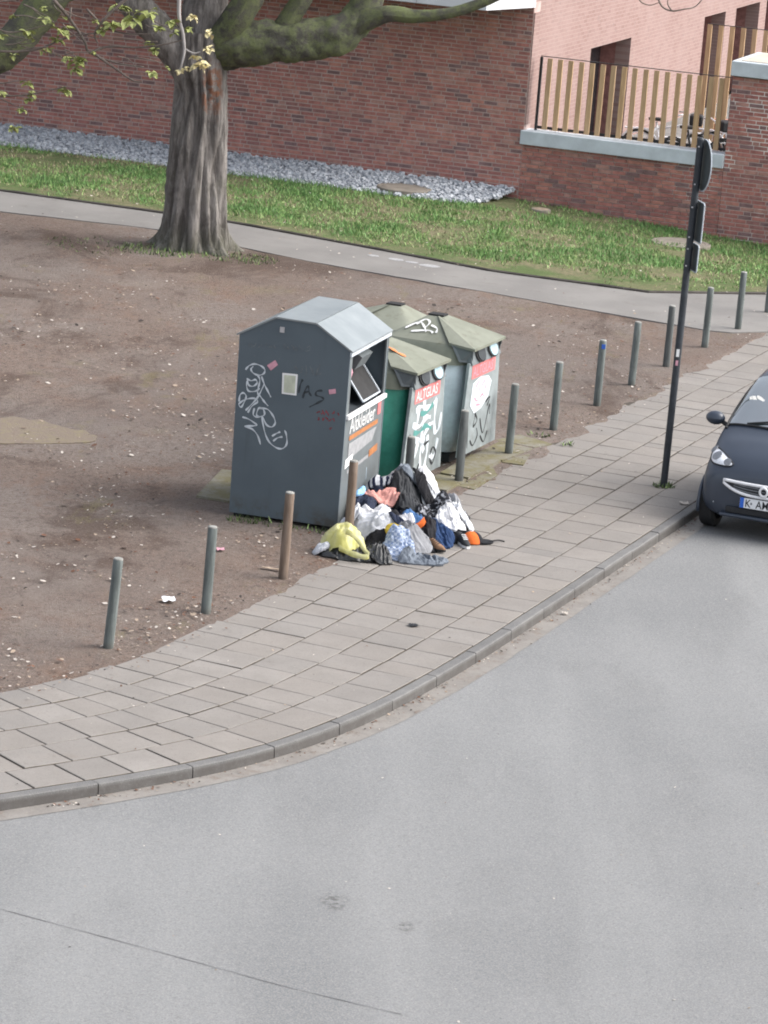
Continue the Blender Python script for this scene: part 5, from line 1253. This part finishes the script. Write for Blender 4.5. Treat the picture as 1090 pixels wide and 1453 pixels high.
# shoes
def shoe(loc, rz, up, sole, label, s=1.):
    o = thing('shoe', label, 'shoe', loc, rz, 'shoes by the clothes heap'); o.scale = (s, s, s)
    def sec(x): return np.interp(x, [0, .08, .2, .32, .40], [.045, .058, .046, .056, .02])
    xs2 = np.linspace(0, .40, 15)
    MB().prism([(x - .2, sec(x), 0) for x in xs2] + [(x - .2, -sec(x), 0) for x in xs2[::-1]], (0, 0, .032)).build('sole', sole, o)
    rows = []
    for x in xs2 * .98 + .004:
        h = np.interp(x, [0, .05, .13, .18, .28, .36, .40], [.13, .14, .13, .15, .10, .075, .045]); wv = sec(x) * .97
        rows.append([(x - .2, wv * math.cos(a), .03 + (h - .03) * max(0, math.sin(a)) ** .7) for a in np.linspace(0, math.pi, 13)])
    u_ = MB().grid(rows); u_.f += [tuple(range(13)), tuple(range(14 * 13, 15 * 13))]; u_.mi += [0, 0]
    u_.build('upper', up, o, smooth=True)
    lc = MB()
    for k in range(4): lc.tube([(.0 + .03 * k, -.03, .135 - .012 * k), (.0 + .03 * k, .03, .135 - .012 * k)], .005, 5)
    lc.build('laces', sole, o)
shoe((.88, 37.08, 0), R(-70), CM['char'], 'white_enamel', 'dark trainer with thick white sole beside navy jeans', .85)
shoe((.56, 36.72, .02), R(-40), CM['brown'], 'rubber', 'tan shoe beside the grey jumper', .8)
shoe((.80, 37.28, .03), R(160), CM['black'], 'white_enamel', 'black shoe on the dark patterned dress', .7)
cp_ = thing('cap', 'orange, white and black cap with a strap lying on the paving', 'cap', (1.0, 37.22, 0), R(15))
def dome(cx_, r, h, a0, a1, mat, name):
    rows = [[(cx_ + r * math.cos(t_) * math.cos(p_), r * math.sin(t_) * math.cos(p_) * .9, .01 + h * math.sin(p_)) for t_ in np.linspace(R(a0), R(a1), 12)] for p_ in np.linspace(0, math.pi / 2, 8)]
    MB().grid(rows).build(name, mat, cp_, smooth=True)
dome(-.02, .12, .12, 60, 150, CM['white'], 'front_panel'); dome(-.02, .12, .12, 150, 300, CM['orange'], 'side_panel'); dome(-.02, .12, .12, 300, 420, CM['black'], 'rear_panel')
MB().prism([(.09 + .13 * math.cos(a), .10 * math.sin(a), .012) for a in np.linspace(-1.7, 1.7, 12)], (0, 0, .012)).build('brim', CM['black'], cp_)
MB().tube([p[:] for p in crom([(.16, -.02, .02), (.24, .0, .03), (.30, .05, .02), (.36, .04, .01)], 5)], .008, 5).build('strap', CM['black'], cp_)
bt_ = thing('plastic_bottle', 'clear plastic bottle standing on the heap against the bin', 'bottle', (-.26, 38.1, .40), 0)
M['clear_pet'] = simple('clear_plastic', (.32, .40, .46), .1, .1, 5, 10, 0, .6)
MB().lathe([(.03, 0), (.034, .01), (.034, .14), (.028, .17), (.013, .20), (.013, .22)], 14).build('bottle', 'clear_pet', bt_, smooth=True); MB().lathe([(.015, .221), (.015, .24)], 12).build('lid', 'blue', bt_)
pb = MB(); pb.grid([[(-.40 + .12 * u + .0, 37.3 + .1 * v, .60 + .06 * v + .03 * nz(u * 3, v * 3, 4) - .05 * u) for u in np.linspace(-1, 1, 9)] for v in np.linspace(-1, 1, 9)])

# ------------------------------------------------------------------ loose litter
random.seed(77)
lt = MB()
def flake(x, y, z, s, mi):
    a = random.random() * 6.28; n_ = random.choice([4, 5, 6]); tx, ty = random.uniform(-.35, .35), random.uniform(-.35, .35); el = random.uniform(.4, 1)
    vs = []
    for k in range(n_):
        t_ = 6.283 * k / n_; r = s * random.uniform(.6, 1.1); dx, dy = r * math.cos(t_), r * el * math.sin(t_)
        vs.append((x + dx * math.cos(a) - dy * math.sin(a), y + dx * math.sin(a) + dy * math.cos(a), z + s * .36 + dx * tx + dy * ty))
    lt.add(vs, [tuple(range(n_))], mi)
def in_pave(x, y):
    d = (_x - x) ** 2 + (_y - y) ** 2; i = int(np.argmin(d)); a = _az[i]
    return (x - _x[i]) * -math.cos(a) + (y - _y[i]) * math.sin(a)
n = 0
while n < 6500:
    y = 29 + 27 * random.random() ** 1.5; x = random.uniform(-.125, .115) * y
    o = in_pave(x, y)
    if o < 2.5 or y > poly(PD, x) - .1: continue
    dens = .34 + 1.3 * nz(x * .6, y * .35, 3) + .6 * nz(x * 2, y * 1.2, 7)
    if random.random() > dens: continue
    flake(x, y, .022, random.choice([.007, .010, .013, .017, .024]) if random.random() < .96 else .04, random.choices(range(4), [3, 4, 4, 2])[0]); n += 1
for _ in range(170):
    u = random.uniform(-9, 18); p = KP(u, random.uniform(.15, 2.45)); flake(p[0], p[1], .004, random.choice([.008, .012, .018]), random.choices(range(4), [3, 2, 2, 2])[0])
for _ in range(700):
    u = random.uniform(-8, 9); p = KP(u, -abs(random.gauss(0, .07)) - .01); flake(p[0], p[1], ROADZ + .006, random.choice([.006, .009, .012, .018]), random.choices(range(4), [1.2, 2, 5, 3])[0])
for _ in range(700):
    u = random.uniform(-9, 18); p = KP(u, 2.5 + random.gauss(0, .12)); flake(p[0], p[1], .012, random.choice([.01, .015, .02]), random.choices(range(4), [1, 2, 5, 3])[0])
for _ in range(150):
    y = random.uniform(22.5, 38); x = random.uniform(-3, 4)
    if in_pave(x, y) < -.3: flake(x, y, ROADZ + .002, random.choice([.006, .009, .014]), random.choices(range(4), [4, 2, 1, 1])[0])
for _ in range(220):
    x = random.uniform(-8, 7); y = random.uniform(poly(PD, x), poly(PL, x) + 5); flake(x, y, .06, random.choice([.015, .02, .03]), random.choices(range(4), [4, 2, 1, 1])[0])
tag(lt.build('leaf_litter', ['pet0', 'pet1', 'pet2', 'pet3'], fix=False), 'scattered pale petals, dry leaves and bits on earth and paving', 'litter', kind='stuff')
def scrap(x, y, z, a, b, rot, mat, label, h=.02):
    rows = [[(u * a, v * b + .012 * nz(u * 2, v * 2, x), h * (.4 + .6 * abs(nz(u * 1.7 + x, v * 1.7)) * 2)) for u in np.linspace(-1, 1, 8)] for v in np.linspace(-1, 1, 6)]
    o = MB().grid(rows).build('paper_scrap', mat, smooth=True); o.location = (x, y, z); o.rotation_euler = (0, 0, R(rot)); tag(o, label, 'paper')
scrap(-2.06, 33.75, .02, .065, .09, 10, 'plate_white', 'bright white paper scrap on bare earth between two bollards', .03)
scrap(-1.1, 35.3, .02, .12, .03, -15, 'pet1', 'pale flat strip of card beside the rusty bollard')
scrap(-1.68, 35.9, .03, .04, .05, 10, 'pink_sticker', 'pinkish paper scrap on bare earth near the clothes bin')
scrap(3.47, 39.9, .0, .05, .05, 10, 'pet0', 'white paper scrap on the pavement by the kerb near car', .03)
scrap(1.93, 34.9, ROADZ + .006, .028, .03, 10, 'pet0', 'white paper scrap lying in the gutter', .03)
scrap(.38, 33.6, .002, .05, .05, 30, 'black_plastic', 'small dark scrap on the middle of the paving', .02)
